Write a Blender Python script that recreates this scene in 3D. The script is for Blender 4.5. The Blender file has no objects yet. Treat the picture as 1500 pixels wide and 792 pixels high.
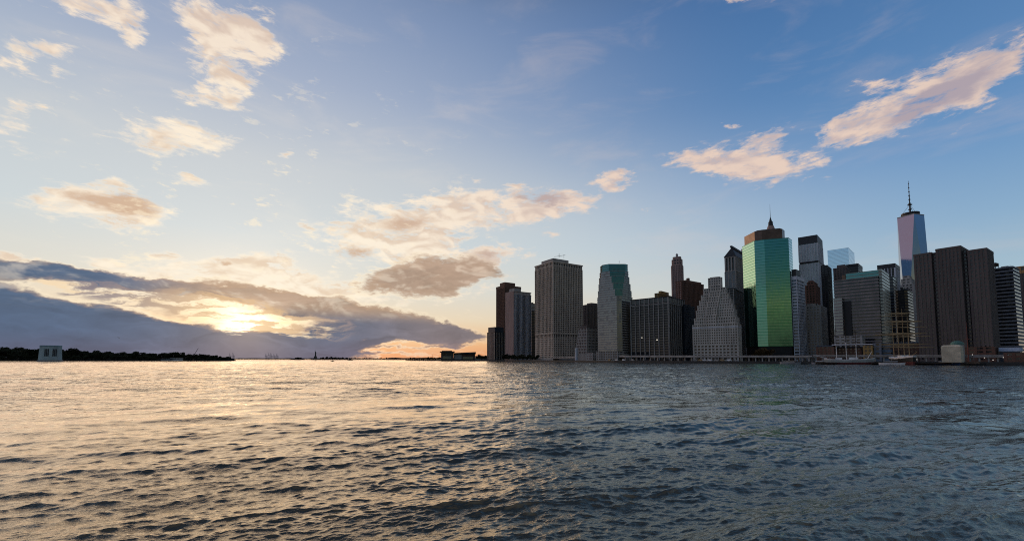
import bpy, math, random
import numpy as np
random.seed(7)
rng = np.random.default_rng(11)
R = math.radians
S = bpy.context.scene
COL = S.collection

# ------------------------------------------------------------------ camera model (photo pixels 1500x792)
F, CXP, HOR, TH, EYE = 640.0, 750.0, 525.5, R(3.8), 5.0
ct, st = math.cos(TH), math.sin(TH)
CY = HOR - F*math.tan(TH)
def ray(px, py):
    u = (px-CXP)/F; v = (CY-py)/F
    return (u, ct - v*st, st + v*ct)
def kx(px, py=HOR):
    d = ray(px, py); return d[0]/d[1]
def zat(py, Y):
    d = ray(CXP, py); return EYE + d[2]/d[1]*Y
def at(px, py, Y):
    return (kx(px, py)*Y, Y, zat(py, Y))
def azel(px, py):
    d = ray(px, py)
    return math.atan2(d[0], d[1]), math.atan2(d[2], math.hypot(d[0], d[1]))
def lin(r, g, b):
    f = lambda c: (c/255/12.92 if c/255 <= .04045 else ((c/255+.055)/1.055)**2.4)
    return (f(r), f(g), f(b), 1)

cam_d = bpy.data.cameras.new('camera'); cam = bpy.data.objects.new('camera', cam_d); COL.objects.link(cam)
cam.location = (0, 0, EYE); cam.rotation_euler = (math.pi/2 + TH, 0, 0)
cam_d.sensor_width = 36; cam_d.lens = 36*F/1500; cam_d.shift_y = (CY-396)/1500
cam_d.clip_start = .1; cam_d.clip_end = 40000
S.camera = cam
S.view_settings.view_transform = 'Standard'; S.view_settings.look = 'None'
S.view_settings.gamma = 1; S.view_settings.use_curve_mapping = False; S.view_settings.exposure = 0
S.render.engine = 'CYCLES'
cy = S.cycles
cy.max_bounces = 6; cy.glossy_bounces = 4; cy.diffuse_bounces = 3; cy.transmission_bounces = 2
cy.caustics_reflective = False; cy.caustics_refractive = False
cy.sample_clamp_indirect = 4; cy.sample_clamp_direct = 0
cy.use_denoising = False; cy.filter_width = 1.05

# ------------------------------------------------------------------ node helper
class NT:
    def __init__(s, t): s.t = t; s.n = t.nodes; s.l = t.links
    def new(s, typ, **kw):
        n = s.n.new(typ)
        for k, v in kw.items(): setattr(n, k, v)
        return n
    def put(s, sock, v):
        if v is None: return
        if isinstance(v, bpy.types.NodeSocket): s.l.new(v, sock)
        else: sock.default_value = v
    def m(s, op, a=None, b=None, c=None, clamp=False):
        n = s.new('ShaderNodeMath', operation=op, use_clamp=clamp)
        for i, v in enumerate((a, b, c)): s.put(n.inputs[i], v)
        return n.outputs[0]
    def vm(s, op, a=None, b=None, c=None, scale=None):
        n = s.new('ShaderNodeVectorMath', operation=op)
        for i, v in enumerate((a, b, c)): s.put(n.inputs[i], v)
        if scale is not None: s.put(n.inputs[3], scale)
        return n.outputs[1] if op in ('DOT_PRODUCT', 'LENGTH', 'DISTANCE') else n.outputs[0]
    def rng(s, v, a, b, c=0, d=1, typ='SMOOTHSTEP'):
        n = s.new('ShaderNodeMapRange', interpolation_type=typ)
        for i, x in enumerate((v, a, b, c, d)): s.put(n.inputs[i], x)
        return n.outputs[0]
    def mix(s, f, a, b, typ='MIX'):
        n = s.new('ShaderNodeMix', data_type='RGBA', blend_type=typ)
        s.put(n.inputs[0], f); s.put(n.inputs[6], a); s.put(n.inputs[7], b)
        return n.outputs[2]
    def noise(s, vec, scale, detail=5, rough=.55, dist=0, out=0):
        n = s.new('ShaderNodeTexNoise')
        s.put(n.inputs['Vector'], vec); n.inputs['Scale'].default_value = scale
        n.inputs['Detail'].default_value = detail; n.inputs['Roughness'].default_value = rough
        n.inputs['Distortion'].default_value = dist
        return n.outputs[out]
    def comb(s, x, y, z=0):
        n = s.new('ShaderNodeCombineXYZ')
        for i, v in enumerate((x, y, z)): s.put(n.inputs[i], v)
        return n.outputs[0]
    def sep(s, v):
        n = s.new('ShaderNodeSeparateXYZ'); s.put(n.inputs[0], v); return n.outputs
    def ramp(s, f, stops):
        n = s.new('ShaderNodeValToRGB'); s.put(n.inputs[0], f)
        e = n.color_ramp.elements
        e[0].position, e[0].color = stops[0]; e[1].position, e[1].color = stops[-1]
        for p, c in stops[1:-1]:
            k = e.new(p); k.color = c
        return n.outputs[0]

# ------------------------------------------------------------------ sky
SUN_AZ, SUN_EL = azel(362, 474)
W = bpy.data.worlds.new('World'); S.world = W; W.use_nodes = True
W.cycles.sampling_method = 'MANUAL'; W.cycles.sample_map_resolution = 512
t = NT(W.node_tree); t.n.clear()
D = t.new('ShaderNodeTexCoord').outputs['Generated']
dx, dy, dz = t.sep(D)
az = t.m('ARCTAN2', dx, dy); el = t.m('ARCSINE', dz)
P = t.comb(az, el)
sv = (math.sin(SUN_AZ)*math.cos(SUN_EL), math.cos(SUN_AZ)*math.cos(SUN_EL), math.sin(SUN_EL))
hl = t.m('SQRT', t.m('MAXIMUM', t.m('ADD', t.m('MULTIPLY', dx, dx), t.m('MULTIPLY', dy, dy)), 1e-6))
cA = t.m('DIVIDE', t.m('ADD', t.m('MULTIPLY', dx, math.sin(SUN_AZ)), t.m('MULTIPLY', dy, math.cos(SUN_AZ))), hl)
ang = t.m('ARCCOSINE', t.m('MINIMUM', t.vm('DOT_PRODUCT', D, sv), .99999))       # angle to the sun
e60 = t.m('DIVIDE', el, R(60), clamp=True)
E = lambda deg: deg/60
sunside = t.ramp(e60, [(E(0), lin(226,148,104)), (E(2.2), lin(238,190,142)), (E(5), lin(234,216,188)), (E(9), lin(220,220,212)),
                       (E(14), lin(206,216,220)), (E(22), lin(201,208,214)), (E(31), lin(172,184,206)), (E(40), lin(152,168,197)), (E(49), lin(78,90,114)), (1, lin(52,60,78))])
side = t.ramp(e60, [(E(0), lin(212,188,168)), (E(3), lin(196,200,196)), (E(8), lin(166,193,210)), (E(13), lin(141,176,207)), (E(20), lin(108,152,199)),
                    (E(28), lin(90,134,184)), (E(38), lin(70,113,166)), (E(48), lin(50,78,118)), (1, lin(42,64,96))])
east = t.ramp(e60, [(E(0), lin(104,98,84)), (E(3), lin(124,118,94)), (E(5.3), lin(152,144,104)), (E(6.4), lin(192,174,120)), (E(7.4), lin(146,146,120)), (E(10), lin(100,130,140)), (E(13), lin(82,122,150)),
                    (E(19), lin(86,126,170)), (E(27), lin(96,116,146)), (E(38), lin(104,110,124)), (1, lin(98,98,106))])
f1 = t.m('ADD', t.m('MULTIPLY', t.rng(cA, .97, .12), t.rng(el, R(30), R(12))), t.m('MULTIPLY', t.rng(ang, R(16), R(68)), t.rng(el, R(12), R(30)))); f2 = t.rng(cA, .15, -.75)
sky = t.mix(f2, t.mix(f1, sunside, side), east)
nis = t.new('ShaderNodeTexSky', sky_type='NISHITA', sun_disc=False)
nis.sun_elevation = SUN_EL; nis.sun_rotation = SUN_AZ
sky = t.vm('ADD', t.vm('SCALE', sky, scale=.93), t.vm('SCALE', nis.outputs[0], scale=.006))
# glow round the hidden sun
g1 = t.m('EXPONENT', t.m('MULTIPLY', ang, -1/R(2.0)))
g2 = t.m('EXPONENT', t.m('MULTIPLY', ang, -1/R(9)))
glow = t.vm('ADD', t.vm('SCALE', (1.0,.72,.36), scale=t.m('MULTIPLY', g1, 1.3)), t.vm('SCALE', (1.0,.78,.56), scale=t.m('MULTIPLY', g2, .22)))
sky = t.vm('ADD', sky, glow)

# clouds: groups of soft ellipses in azimuth / elevation, broken up by noise
Ps = t.vm('MULTIPLY', P, (1, 2.1, 1))
w1 = t.noise(Ps, 7, 4, .55, 0, 1)
w2 = t.noise(Ps, 26, 4, .6, 0, 1)
warp = t.vm('ADD', t.vm('SCALE', t.vm('SUBTRACT', w1, (.5,.5,.5)), scale=.075), t.vm('SCALE', t.vm('SUBTRACT', w2, (.5,.5,.5)), scale=.034))
Pw = t.vm('ADD', P, t.vm('MULTIPLY', warp, (1, .62, 0)))
def blobs(lst):
    acc = None
    for (cx, cyy, rx, ry, rot, w) in lst:
        a0, e0 = azel(cx, cyy); c, s = math.cos(R(rot)), math.sin(R(rot))
        a1, e1 = azel(cx+rx*c, cyy+rx*s); a2, e2 = azel(cx-ry*s, cyy+ry*c)
        n = t.new('ShaderNodeMapping', vector_type='TEXTURE')
        t.put(n.inputs[0], Pw)
        n.inputs[1].default_value = (a0, e0, 0)
        n.inputs[2].default_value = (0, 0, math.atan2(e1-e0, a1-a0))
        n.inputs[3].default_value = (math.hypot(a1-a0, e1-e0), math.hypot(a2-a0, e2-e0), 1)
        g = t.new('ShaderNodeTexGradient', gradient_type='SPHERICAL'); t.put(g.inputs[0], n.outputs[0])
        acc = t.m('MULTIPLY', g.outputs[1], w) if acc is None else t.m('MULTIPLY_ADD', g.outputs[1], w, acc)
    return acc
BRIGHT = [  # centre x, y, radius x, y, tilt, weight
 (330,35,105,58,24,1.1),(372,62,60,36,40,.8),(300,50,60,40,10,.7),(325,104,72,38,10,1),(312,138,74,20,3,.9),(338,152,42,20,20,.6),
 (120,2,110,28,12,.9),(182,36,60,40,35,.8),(190,60,32,22,30,.5),(62,74,56,24,6,.9),(48,108,62,13,24,.8),(96,116,32,15,32,.7),(4,100,30,14,20,.6),
 (14,158,44,15,12,.85),(56,160,22,9,20,.5),(12,192,66,34,18,.8),(30,222,48,14,15,.6),
 (258,206,124,36,4,1.05),(262,186,50,26,0,.5),(276,262,44,16,10,.9),(418,224,24,11,-10,.8),
 (148,300,146,42,5,1.25),(164,268,36,13,5,.8),(110,283,70,18,2,.5),
 (725,306,176,36,-4,1.25),(660,312,120,44,-4,.8),(820,298,80,18,-4,.6),(520,326,76,40,-12,.95),(612,340,100,40,-4,.95),(545,366,112,27,-3,1),(440,326,30,11,20,.7),
 (725,374,78,16,-3,1),(655,400,120,52,-6,1),(600,360,90,26,0,.5),(905,261,48,22,-12,1.1),(882,272,34,15,0,.6),(808,343,30,10,-5,.75),(748,270,30,10,12,.6),(690,262,26,8,0,.45),
 (1085,242,160,36,2,1.25),(1040,238,80,24,4,.5),(1130,246,60,24,-2,.5),(1196,234,30,16,-20,.5),(1130,202,58,18,-10,1),(1064,188,26,10,-6,.7),
 (1350,145,190,46,-28,1.3),(1268,180,105,34,-22,.9),(1455,96,105,38,-24,.9),(1425,150,60,38,-45,.7),(1274,129,52,14,-8,.8),(1212,188,30,13,-15,.8),
 (1085,0,70,12,4,.8),
 (40,386,60,15,2,.9),(128,381,62,14,4,.9),(12,374,34,10,3,.7),(246,371,32,11,3,.85),(396,378,62,18,-2,1),(328,384,66,20,2,1),(300,402,120,36,4,.9),
 (420,412,90,34,3,.9),(210,400,90,22,4,.7),(500,420,80,30,4,.55),(560,440,90,22,6,.6),(120,410,140,20,5,.5),(955,306,18,7,0,.5),(440,440,120,22,5,.5),
 (292,388,26,9,4,.9),(352,402,30,9,0,.8),(318,412,40,8,3,.8),(440,405,34,10,-4,.8),(470,424,34,9,2,.7),(400,400,28,8,4,.6),(258,386,24,7,0,.6),(520,410,36,8,-4,.5),(490,395,20,6,0,.45),(170,398,60,9,3,.6),
 (690,348,36,9,0,.6),(640,420,40,10,0,.5),(735,440,30,8,0,.4),(560,300,26,8,-10,.5),
]
SHADE = [(168,290,104,19,4,1.25),(195,310,70,14,0,.7),(790,290,74,13,5,1.2),(700,312,120,20,-3,.35),(592,326,64,24,-5,.9),(520,368,52,14,-3,1),(655,402,130,40,-6,.9),(720,372,60,10,-3,.6),
 (1395,132,150,34,-28,1.15),(1330,165,90,24,-30,.6),(328,384,26,10,0,.9),(385,424,30,11,0,.8),(1100,246,90,13,0,.4),(340,12,90,16,24,.35),(110,384,34,9,3,.5)]
DARK = [(632,404,116,38,-5,1.5),(690,396,60,22,-8,.7),(570,412,60,24,0,.5),
 (60,400,210,18,4,1.5),(230,416,170,16,8,1.2),(395,438,165,23,8,1.4),(540,466,165,29,11,1.5),(645,489,90,16,6,1.3),(310,405,70,9,2,.3),
 (20,478,300,66,5,2.2),(-80,450,180,60,3,1.5),(200,497,270,44,9,2.2),(390,512,200,36,7,1.9),(465,503,90,22,6,1.5),(505,490,100,20,4,1.5),(612,489,110,10,2,1.1),(215,521,270,20,1,1.4),(548,502,40,8,-15,1.1),(590,509,75,4,-3,.55),(665,506,55,3,2,.5),(560,518,80,4,0,.5)]
fb = t.noise(Ps, 12, 10, .62, .4); fb2 = t.noise(t.vm('MULTIPLY', Ps, (.8, 1.3, 1)), 44, 8, .64, .5)
fbm = t.m('ADD', t.m('MULTIPLY', fb, .62), t.m('MULTIPLY', fb2, .38))
fz = t.m('SUBTRACT', fbm, .5)
Po = t.vm('ADD', Ps, t.comb(t.rng(az, R(-45), R(10), .006, -.016, 'LINEAR'), -.022))
rel = t.m('SUBTRACT', t.noise(Ps, 12, 4, .5, .4), t.noise(Po, 12, 4, .5, .4))                                       # > 0 on the side turned to the sun
streak = t.noise(t.vm('MULTIPLY', P, (9, 60, 1)), 1.6, 6, .6, .4)
bm_ = blobs(BRIGHT); sm_ = blobs(SHADE); dm_ = blobs(DARK)
bden = t.m('ADD', t.m('MINIMUM', bm_, .95), t.m('MULTIPLY', fz, 4.2))
balpha = t.m('MULTIPLY', t.rng(bden, .22, .98), t.rng(bm_, .0, .34))
# thin veils elsewhere in the sky
veil_n = t.noise(t.vm('MULTIPLY', P, (1.2, 4.2, 1)), 3.1, 7, .58, .5)
veil = t.m('MULTIPLY', t.rng(veil_n, .48, .74), .30)
# clouds over the rest of the sky (behind the viewer)
back = t.m('MULTIPLY', t.rng(t.noise(t.vm('MULTIPLY', D, (1, 1, 3)), 2.6, 7, .6), .56, .70), t.rng(dy, .25, -.1))
near_c = t.rng(ang, R(9), R(55))
bcol = t.mix(near_c, (1.02,.90,.72,1), lin(234,208,190))
bcol = t.mix(t.rng(cA, .35, -.6), bcol, lin(160,140,150))
scol = t.mix(near_c, lin(208,168,132), lin(166,154,166))
sh = t.rng(t.m('ADD', sm_, t.m('MULTIPLY', fz, 1.1)), .22, .85)
relief = t.rng(rel, .10, -.12)
bc = t.mix(t.m('MAXIMUM', t.m('MULTIPLY', sh, .85), t.m('MULTIPLY', relief, t.rng(balpha, .3, .95, 0, .5))), bcol, scol)
sky = t.mix(veil, sky, t.mix(.5, sky, bcol))
sky = t.mix(t.m('MULTIPLY', back, .75), sky, lin(150,136,146))
sky = t.mix(t.m('MULTIPLY', balpha, .93), sky, bc)
dden = t.m('ADD', dm_, t.m('MULTIPLY', fz, 2.2))
dalpha = t.m('MULTIPLY', t.rng(dden, .20, .66), t.rng(dm_, 0, .2))
warmth = t.m('EXPONENT', t.m('MULTIPLY', ang, -1/R(4.5)))
left = t.rng(az, R(-27), R(-8))
dcol = t.mix(left, lin(72,97,128), lin(128,120,126))
dcol = t.mix(t.rng(el, R(3.0), R(.3)), dcol, t.mix(left, lin(84,98,126), lin(132,116,124)))
upper = t.rng(el, R(4.2), R(6.4))
dcol = t.mix(t.m('MULTIPLY', upper, t.rng(az, R(-44), R(-33))), dcol, lin(176,150,130))
dcol = t.mix(t.m('MULTIPLY', warmth, .34), dcol, (.80,.54,.34,1))
dcol = t.mix(t.m('MULTIPLY', t.rng(rel, .0, .13), t.m('MULTIPLY', upper, .5)), dcol, t.mix(.6, dcol, bcol))
dcol = t.mix(t.m('MULTIPLY', t.rng(fbm, .44, .70), t.m('MULTIPLY_ADD', upper, .30, .005)), dcol, t.mix(.5, dcol, bcol))
soft = t.noise(t.vm('MULTIPLY', Pw, (4, 13, 1)), 2.2, 7, .58, .6)
dcol = t.vm('SCALE', dcol, scale=t.rng(soft, .28, .72, .74, 1.26, 'LINEAR'))
dcol = t.mix(t.m('MULTIPLY', t.rng(dden, 1.0, .35), t.m('MULTIPLY', t.rng(ang, R(34), R(5)), .55)), dcol, lin(214,176,140))
sky = t.mix(t.m('MULTIPLY', dalpha, .96), sky, dcol)
# the burning gap in front of the sun
# thin bright rim round the dark bank, then the broken gap
rim = t.m('MULTIPLY', t.m('MULTIPLY', t.rng(dden, .12, .30), t.rng(dden, .52, .30)), t.rng(ang, R(40), R(6)))
sky = t.mix(t.m('MULTIPLY', rim, .55), sky, (1.05,.90,.66,1))
GAP = [(365,468,92,20,9,1.0),(285,450,110,11,8,.75),(420,478,84,13,5,.8),(360,474,34,20,0,.9),(215,436,90,8,8,.6),(100,418,110,7,5,.6),(440,462,50,9,10,.5)]
gm = blobs(GAP)
galpha = t.m('MULTIPLY', t.rng(t.m('ADD', gm, t.m('ADD', t.m('MULTIPLY', fz, 2.0), t.m('MULTIPLY', t.m('SUBTRACT', streak, .5), 4.0))), .22, .95), t.rng(gm, 0, .25))
gcol = t.vm('ADD', (.92,.72,.48), t.vm('SCALE', (1.0,.84,.56), scale=t.m('MULTIPLY', g1, 2.4)))
sky = t.mix(galpha, sky, gcol)
frag = blobs([(330,452,190,26,9,1.0),(430,476,110,20,6,.8),(190,432,150,16,8,.9),(340,476,70,10,3,.6)])
fal = t.m('MULTIPLY', t.rng(t.noise(t.vm('MULTIPLY', Pw, (9, 50, 1)), 1.4, 7, .6, .5), .45, .57), t.rng(frag, .05, .40))
sky = t.mix(t.m('MULTIPLY', fal, .86), sky, t.mix(t.rng(ang, R(2), R(13)), (.80,.54,.30,1), lin(146,134,138)))
# unseen rosy bank, added for the spired tower's left facet to reflect
rosy_added = t.m('MULTIPLY', t.rng(az, R(-66), R(-76)), t.m('MULTIPLY', t.rng(el, R(34), R(22)), t.rng(t.m('ADD', fbm, t.m('MULTIPLY', streak, .3)), .5, .72, .55, 1)))
sky = t.mix(t.m('MULTIPLY', rosy_added, t.rng(az, R(-108), R(-94))), sky, lin(196,158,166))
# below the horizon
sky = t.mix(t.rng(el, R(-.4), R(-3)), sky, lin(60,64,70))
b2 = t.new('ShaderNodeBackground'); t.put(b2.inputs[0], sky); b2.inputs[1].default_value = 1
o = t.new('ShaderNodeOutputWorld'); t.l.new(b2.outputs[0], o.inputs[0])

sl = bpy.data.lights.new('sun', 'SUN'); so = bpy.data.objects.new('sun', sl); COL.objects.link(so)
sl.energy = 1.1; sl.angle = R(70); sl.color = (1, .62, .33)
from mathutils import Vector
so.rotation_euler = Vector(sv).to_track_quat('Z', 'Y').to_euler()

# ------------------------------------------------------------------ materials
MATS = {}
def mat(name, col, rough=.8, metal=0, spec=.4, var=.2, scale=.15, bump=0, streak=False, coat=0):
    if name in MATS: return MATS[name]
    m = bpy.data.materials.new(name); m.use_nodes = True
    n = NT(m.node_tree); b = m.node_tree.nodes['Principled BSDF']
    pos = n.new('ShaderNodeNewGeometry').outputs['Position']
    vec = n.vm('MULTIPLY', pos, (1, 1, .12)) if streak else pos
    v = n.noise(vec, scale, 5, .6)
    info = n.new('ShaderNodeObjectInfo').outputs['Random']
    k = n.m('ADD', n.rng(v, .3, .7, 1-var, 1+var), n.m('MULTIPLY_ADD', info, var*.5, -var*.25))
    c = n.vm('SCALE', col[:3], scale=k)
    n.put(b.inputs['Base Color'], c)
    b.inputs['Roughness'].default_value = rough; b.inputs['Metallic'].default_value = metal
    b.inputs['Specular IOR Level'].default_value = spec
    MATS[name] = m; return m
def glass(name, col, metal=.0, rough=.08, blind=(.06,.06,.055), amount=.12, cell=3.0, wob=.02):
    """window glass: each bay differs a little in blinds, dirt and tilt"""
    if name in MATS: return MATS[name]
    m = bpy.data.materials.new(name); m.use_nodes = True
    n = NT(m.node_tree); b = m.node_tree.nodes['Principled BSDF']
    g = n.new('ShaderNodeNewGeometry')
    c3 = n.vm('FLOOR', n.vm('DIVIDE', g.outputs['Position'], (cell, cell, 3.9)))
    wn = n.new('ShaderNodeTexWhiteNoise'); n.put(wn.inputs[0], c3)
    f = n.m('GREATER_THAN', wn.outputs[0], 1-amount)
    base = n.mix(f, (*col, 1), (*blind, 1))
    n.put(b.inputs['Base Color'], base)
    n.put(b.inputs['Metallic'], n.m('MULTIPLY', n.m('SUBTRACT', 1, n.m('MULTIPLY', f, .5)), metal))
    n.put(b.inputs['Roughness'], n.m('MULTIPLY_ADD', wn.outputs[0], .08, rough))
    b.inputs['IOR'].default_value = 1.5
    if name == 'green_mirror_glass': b.inputs['Coat Weight'].default_value = 1; b.inputs['Coat IOR'].default_value = 1.5
    tilt = n.vm('SCALE', n.vm('SUBTRACT', wn.outputs[1], (.5,.5,.5)), scale=wob)
    n.put(b.inputs['Normal'], n.vm('NORMALIZE', n.vm('ADD', g.outputs['Normal'], tilt)))
    MATS[name] = m; return m
def lamp_mat(name, col, e):
    if name in MATS: return MATS[name]
    m = bpy.data.materials.new(name); m.use_nodes = True
    b = m.node_tree.nodes['Principled BSDF']; b.inputs['Emission Color'].default_value = (*col, 1); b.inputs['Emission Strength'].default_value = e
    MATS[name] = m; return m
TAN = mat('tan_concrete', (.60,.50,.40), streak=True)
GREY = mat('grey_concrete', (.36,.34,.31), streak=True)
PALE = mat('pale_stone', (.40,.38,.35), streak=True)
LIME = mat('limestone', (.52,.48,.42), streak=True)
BROWN = mat('brown_brick', (.16,.085,.06), streak=True)
DBROWN = mat('dark_brown_granite', (.125,.105,.098), streak=True)
PINK = mat('pink_granite', (.36,.25,.22), streak=True)
WHITE = mat('white_panel', (.62,.64,.68), streak=True)
DARKM = mat('dark_metal', (.035,.037,.042), rough=.5)
BLACK = mat('black_cladding', (.012,.012,.014), rough=.5)
NAVY = mat('navy_cladding', (.03,.04,.055), rough=.45)
COPPER = mat('copper_cladding', (.13,.08,.06), rough=.32, metal=.85)
VERD = mat('verdigris_copper', (.10,.22,.18), rough=.6)
SLATE = mat('slate_roof', (.035,.04,.045), rough=.6)
STEEL = mat('painted_steel', (.30,.31,.33), rough=.5)
RUST = mat('rusty_red_steel', (.22,.07,.05), rough=.7)
BUFF = mat('buff_paint', (.40,.28,.14), rough=.6)
CANVAS = mat('cream_canvas', (.62,.56,.42), rough=.9)
WPAINT = mat('white_paint', (.75,.75,.74), rough=.5)
BPAINT = mat('blue_paint', (.03,.08,.25), rough=.4)
HULLB = mat('black_hull_paint', (.02,.022,.024), rough=.5)
HULLG = mat('pale_green_hull_paint', (.36,.40,.38), rough=.6)
HULLR = mat('red_bottom_paint', (.13,.03,.03), rough=.7)
WOODD = mat('dark_timber', (.06,.045,.035), rough=.9)
FERN = mat('tree_foliage', (.04,.045,.026), rough=.95, spec=.05, var=.35, scale=.6)
AUTUMN = mat('autumn_foliage', (.12,.075,.035), rough=.95, spec=.05, var=.35, scale=.6)
BARK = mat('bark', (.05,.04,.03), rough=.95)
GW = glass('window_glass', (.012,.014,.018))
GB = glass('bluish_window_glass', (.04,.06,.085), metal=.35, amount=.15)
GGREY = glass('grey_mirror_glass', (.17,.19,.19), metal=.8, rough=.14, blind=(.15,.165,.165), amount=.12, wob=.012)
GTEAL = glass('teal_mirror_glass', (.075,.17,.17), metal=.9, rough=.10, blind=(.07,.155,.155), amount=.1, wob=.01)
GGREEN = glass('green_mirror_glass', (.095,.275,.225), metal=.95, rough=.06, blind=(.09,.26,.21), amount=0, cell=1.6, wob=.014)
GSKY = glass('pale_mirror_glass', (.58,.70,.78), metal=.95, rough=.06, blind=(.62,.7,.74), amount=0, wob=.006)
GWTC = glass('clear_mirror_glass', (.31,.35,.44), metal=.95, rough=.06, amount=0, wob=.003)
LIT = lamp_mat('lit_window_glow', (1,.9,.7), .8)
LAMP = lamp_mat('lamp_glow', (1,.92,.8), .7)

# ------------------------------------------------------------------ mesh helpers
class MB:
    def __init__(s): s.v = []; s.f = []
    def add(s, vs, fs):
        b = len(s.v); s.v += [tuple(p) for p in vs]; s.f += [tuple(i+b for i in f) for f in fs]; return s
    def prism(s, poly, z0, z1, top=None):
        n = len(poly); top = top or poly
        vs = [(x, y, z0) for x, y in poly] + [(x, y, z1) for x, y in top]
        fs = [tuple(range(n-1, -1, -1)), tuple(range(n, 2*n))] + [(i, (i+1) % n, n+(i+1) % n, n+i) for i in range(n)]
        return s.add(vs, fs)
    def box(s, cx, cy_, z0, z1, lx, ly, a=0):
        c, q = math.cos(a), math.sin(a)
        poly = [(cx+c*u*lx/2-q*v*ly/2, cy_+q*u*lx/2+c*v*ly/2) for u, v in ((-1,-1),(1,-1),(1,1),(-1,1))]
        return s.prism(poly, z0, z1)
    def tube(s, p, q, r0, r1=None, n=6):
        r1 = r0 if r1 is None else r1
        p, q = Vector(p), Vector(q); d = (q-p).normalized()
        a = d.orthogonal().normalized(); b = d.cross(a)
        vs = [p+(a*math.cos(k*2*math.pi/n)+b*math.sin(k*2*math.pi/n))*r0 for k in range(n)] + \
             [q+(a*math.cos(k*2*math.pi/n)+b*math.sin(k*2*math.pi/n))*r1 for k in range(n)]
        return s.add(vs, [tuple(range(n-1,-1,-1)), tuple(range(n, 2*n))] + [(i, (i+1) % n, n+(i+1) % n, n+i) for i in range(n)])
    def rings(s, rings):
        n = len(rings[0]); b = []
        for r in rings: b += r
        fs = [tuple(range(n-1,-1,-1)), tuple(range((len(rings)-1)*n, len(rings)*n))]
        for k in range(len(rings)-1):
            for i in range(n):
                fs.append((k*n+i, k*n+(i+1) % n, (k+1)*n+(i+1) % n, (k+1)*n+i))
        return s.add(b, fs)
WL = {}
def mesh(name, mb, m, off):
    me = bpy.data.meshes.new(name)
    me.from_pydata([(x-off[0], y-off[1], z-off[2]) for x, y, z in mb.v], [], mb.f)
    me.materials.append(m); me.update(); return me
def tag(o, label, cat, group=None, kind=None):
    if label: o['label'] = label
    if cat: o['category'] = cat
    if group: o['group'] = group
    if kind: o['kind'] = kind
    return o
def thing(name, label, cat, loc, group=None):
    o = bpy.data.objects.new(name, None); COL.objects.link(o); o.location = loc; o.empty_display_size = 1
    WL[o] = tuple(loc); return tag(o, label, cat, group)
def part(root, name, mb, m, label=None):
    w = WL[root]; o = bpy.data.objects.new(name, mesh(name, mb, m, w)); COL.objects.link(o); o.parent = root
    WL[o] = w
    if label: o['label'] = label
    return o
def solo(name, mb, m, label, cat, loc=(0,0,0), group=None):
    o = bpy.data.objects.new(name, mesh(name, mb, m, loc)); COL.objects.link(o); o.location = loc
    WL[o] = tuple(loc); return tag(o, label, cat, group)
def setting(name, mb, m):
    o = bpy.data.objects.new(name, mesh(name, mb, m, (0,0,0))); COL.objects.link(o); o['kind'] = 'structure'; return o

GZ = 2.4                                                             # quay level above the water
def inset(poly, d):
    n = len(poly); L = []
    for i in range(n):
        (x0, y0), (x1, y1) = poly[i], poly[(i+1) % n]
        l = math.hypot(x1-x0, y1-y0); nx, ny = -(y1-y0)/l, (x1-x0)/l
        L.append(((x0+nx*d, y0+ny*d), (x1-x0, y1-y0)))
    out = []
    for i in range(n):
        (p, r), (q, s_) = L[i-1], L[i]
        den = r[0]*s_[1]-r[1]*s_[0]
        tt = ((q[0]-p[0])*s_[1]-(q[1]-p[1])*s_[0])/den
        out.append((p[0]+r[0]*tt, p[1]+r[1]*tt))
    return out
def center(poly): return (sum(p[0] for p in poly)/len(poly), sum(p[1] for p in poly)/len(poly))
def fp(xL, xC, xR, row, Yc, a, wL=None, wR=None):
    """footprint of a rectangular tower: near corner at column xC, depth Yc, right face turned by a"""
    a = min(R(a), math.pi/2-math.atan(kx(xC, row))-R(8)); C = (kx(xC, row)*Yc, Yc); dR = (math.cos(a), math.sin(a)); dL = (-math.sin(a), math.cos(a))
    def solve(px, d): k = kx(px, row); return (k*C[1]-C[0])/(d[0]-k*d[1])
    tR = wR or solve(xR, dR); tL = wL or solve(xL, dL)
    return [C, (C[0]+dR[0]*tR, C[1]+dR[1]*tR), (C[0]+dR[0]*tR+dL[0]*tL, C[1]+dR[1]*tR+dL[1]*tL), (C[0]+dL[0]*tL, C[1]+dL[1]*tL)]
def sub(poly, u0, u1, v0, v1):
    """part of a rectangular footprint: u along the right face, v along the left face"""
    C, r, _, l = poly
    p = lambda u, v: (C[0]+(r[0]-C[0])*u+(l[0]-C[0])*v, C[1]+(r[1]-C[1])*u+(l[1]-C[1])*v)
    return [p(u0, v0), p(u1, v0), p(u1, v1), p(u0, v1)]
def chamfer(poly, cs):
    n = len(poly); out = []
    for i in range(n):
        p, a, b = poly[i], poly[i-1], poly[(i+1) % n]; c = cs[i]
        if c <= 0: out.append(p); continue
        for q in (a, b):
            l = math.hypot(q[0]-p[0], q[1]-p[1]); out.append((p[0]+(q[0]-p[0])/l*c, p[1]+(q[1]-p[1])/l*c))
    return out
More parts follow.
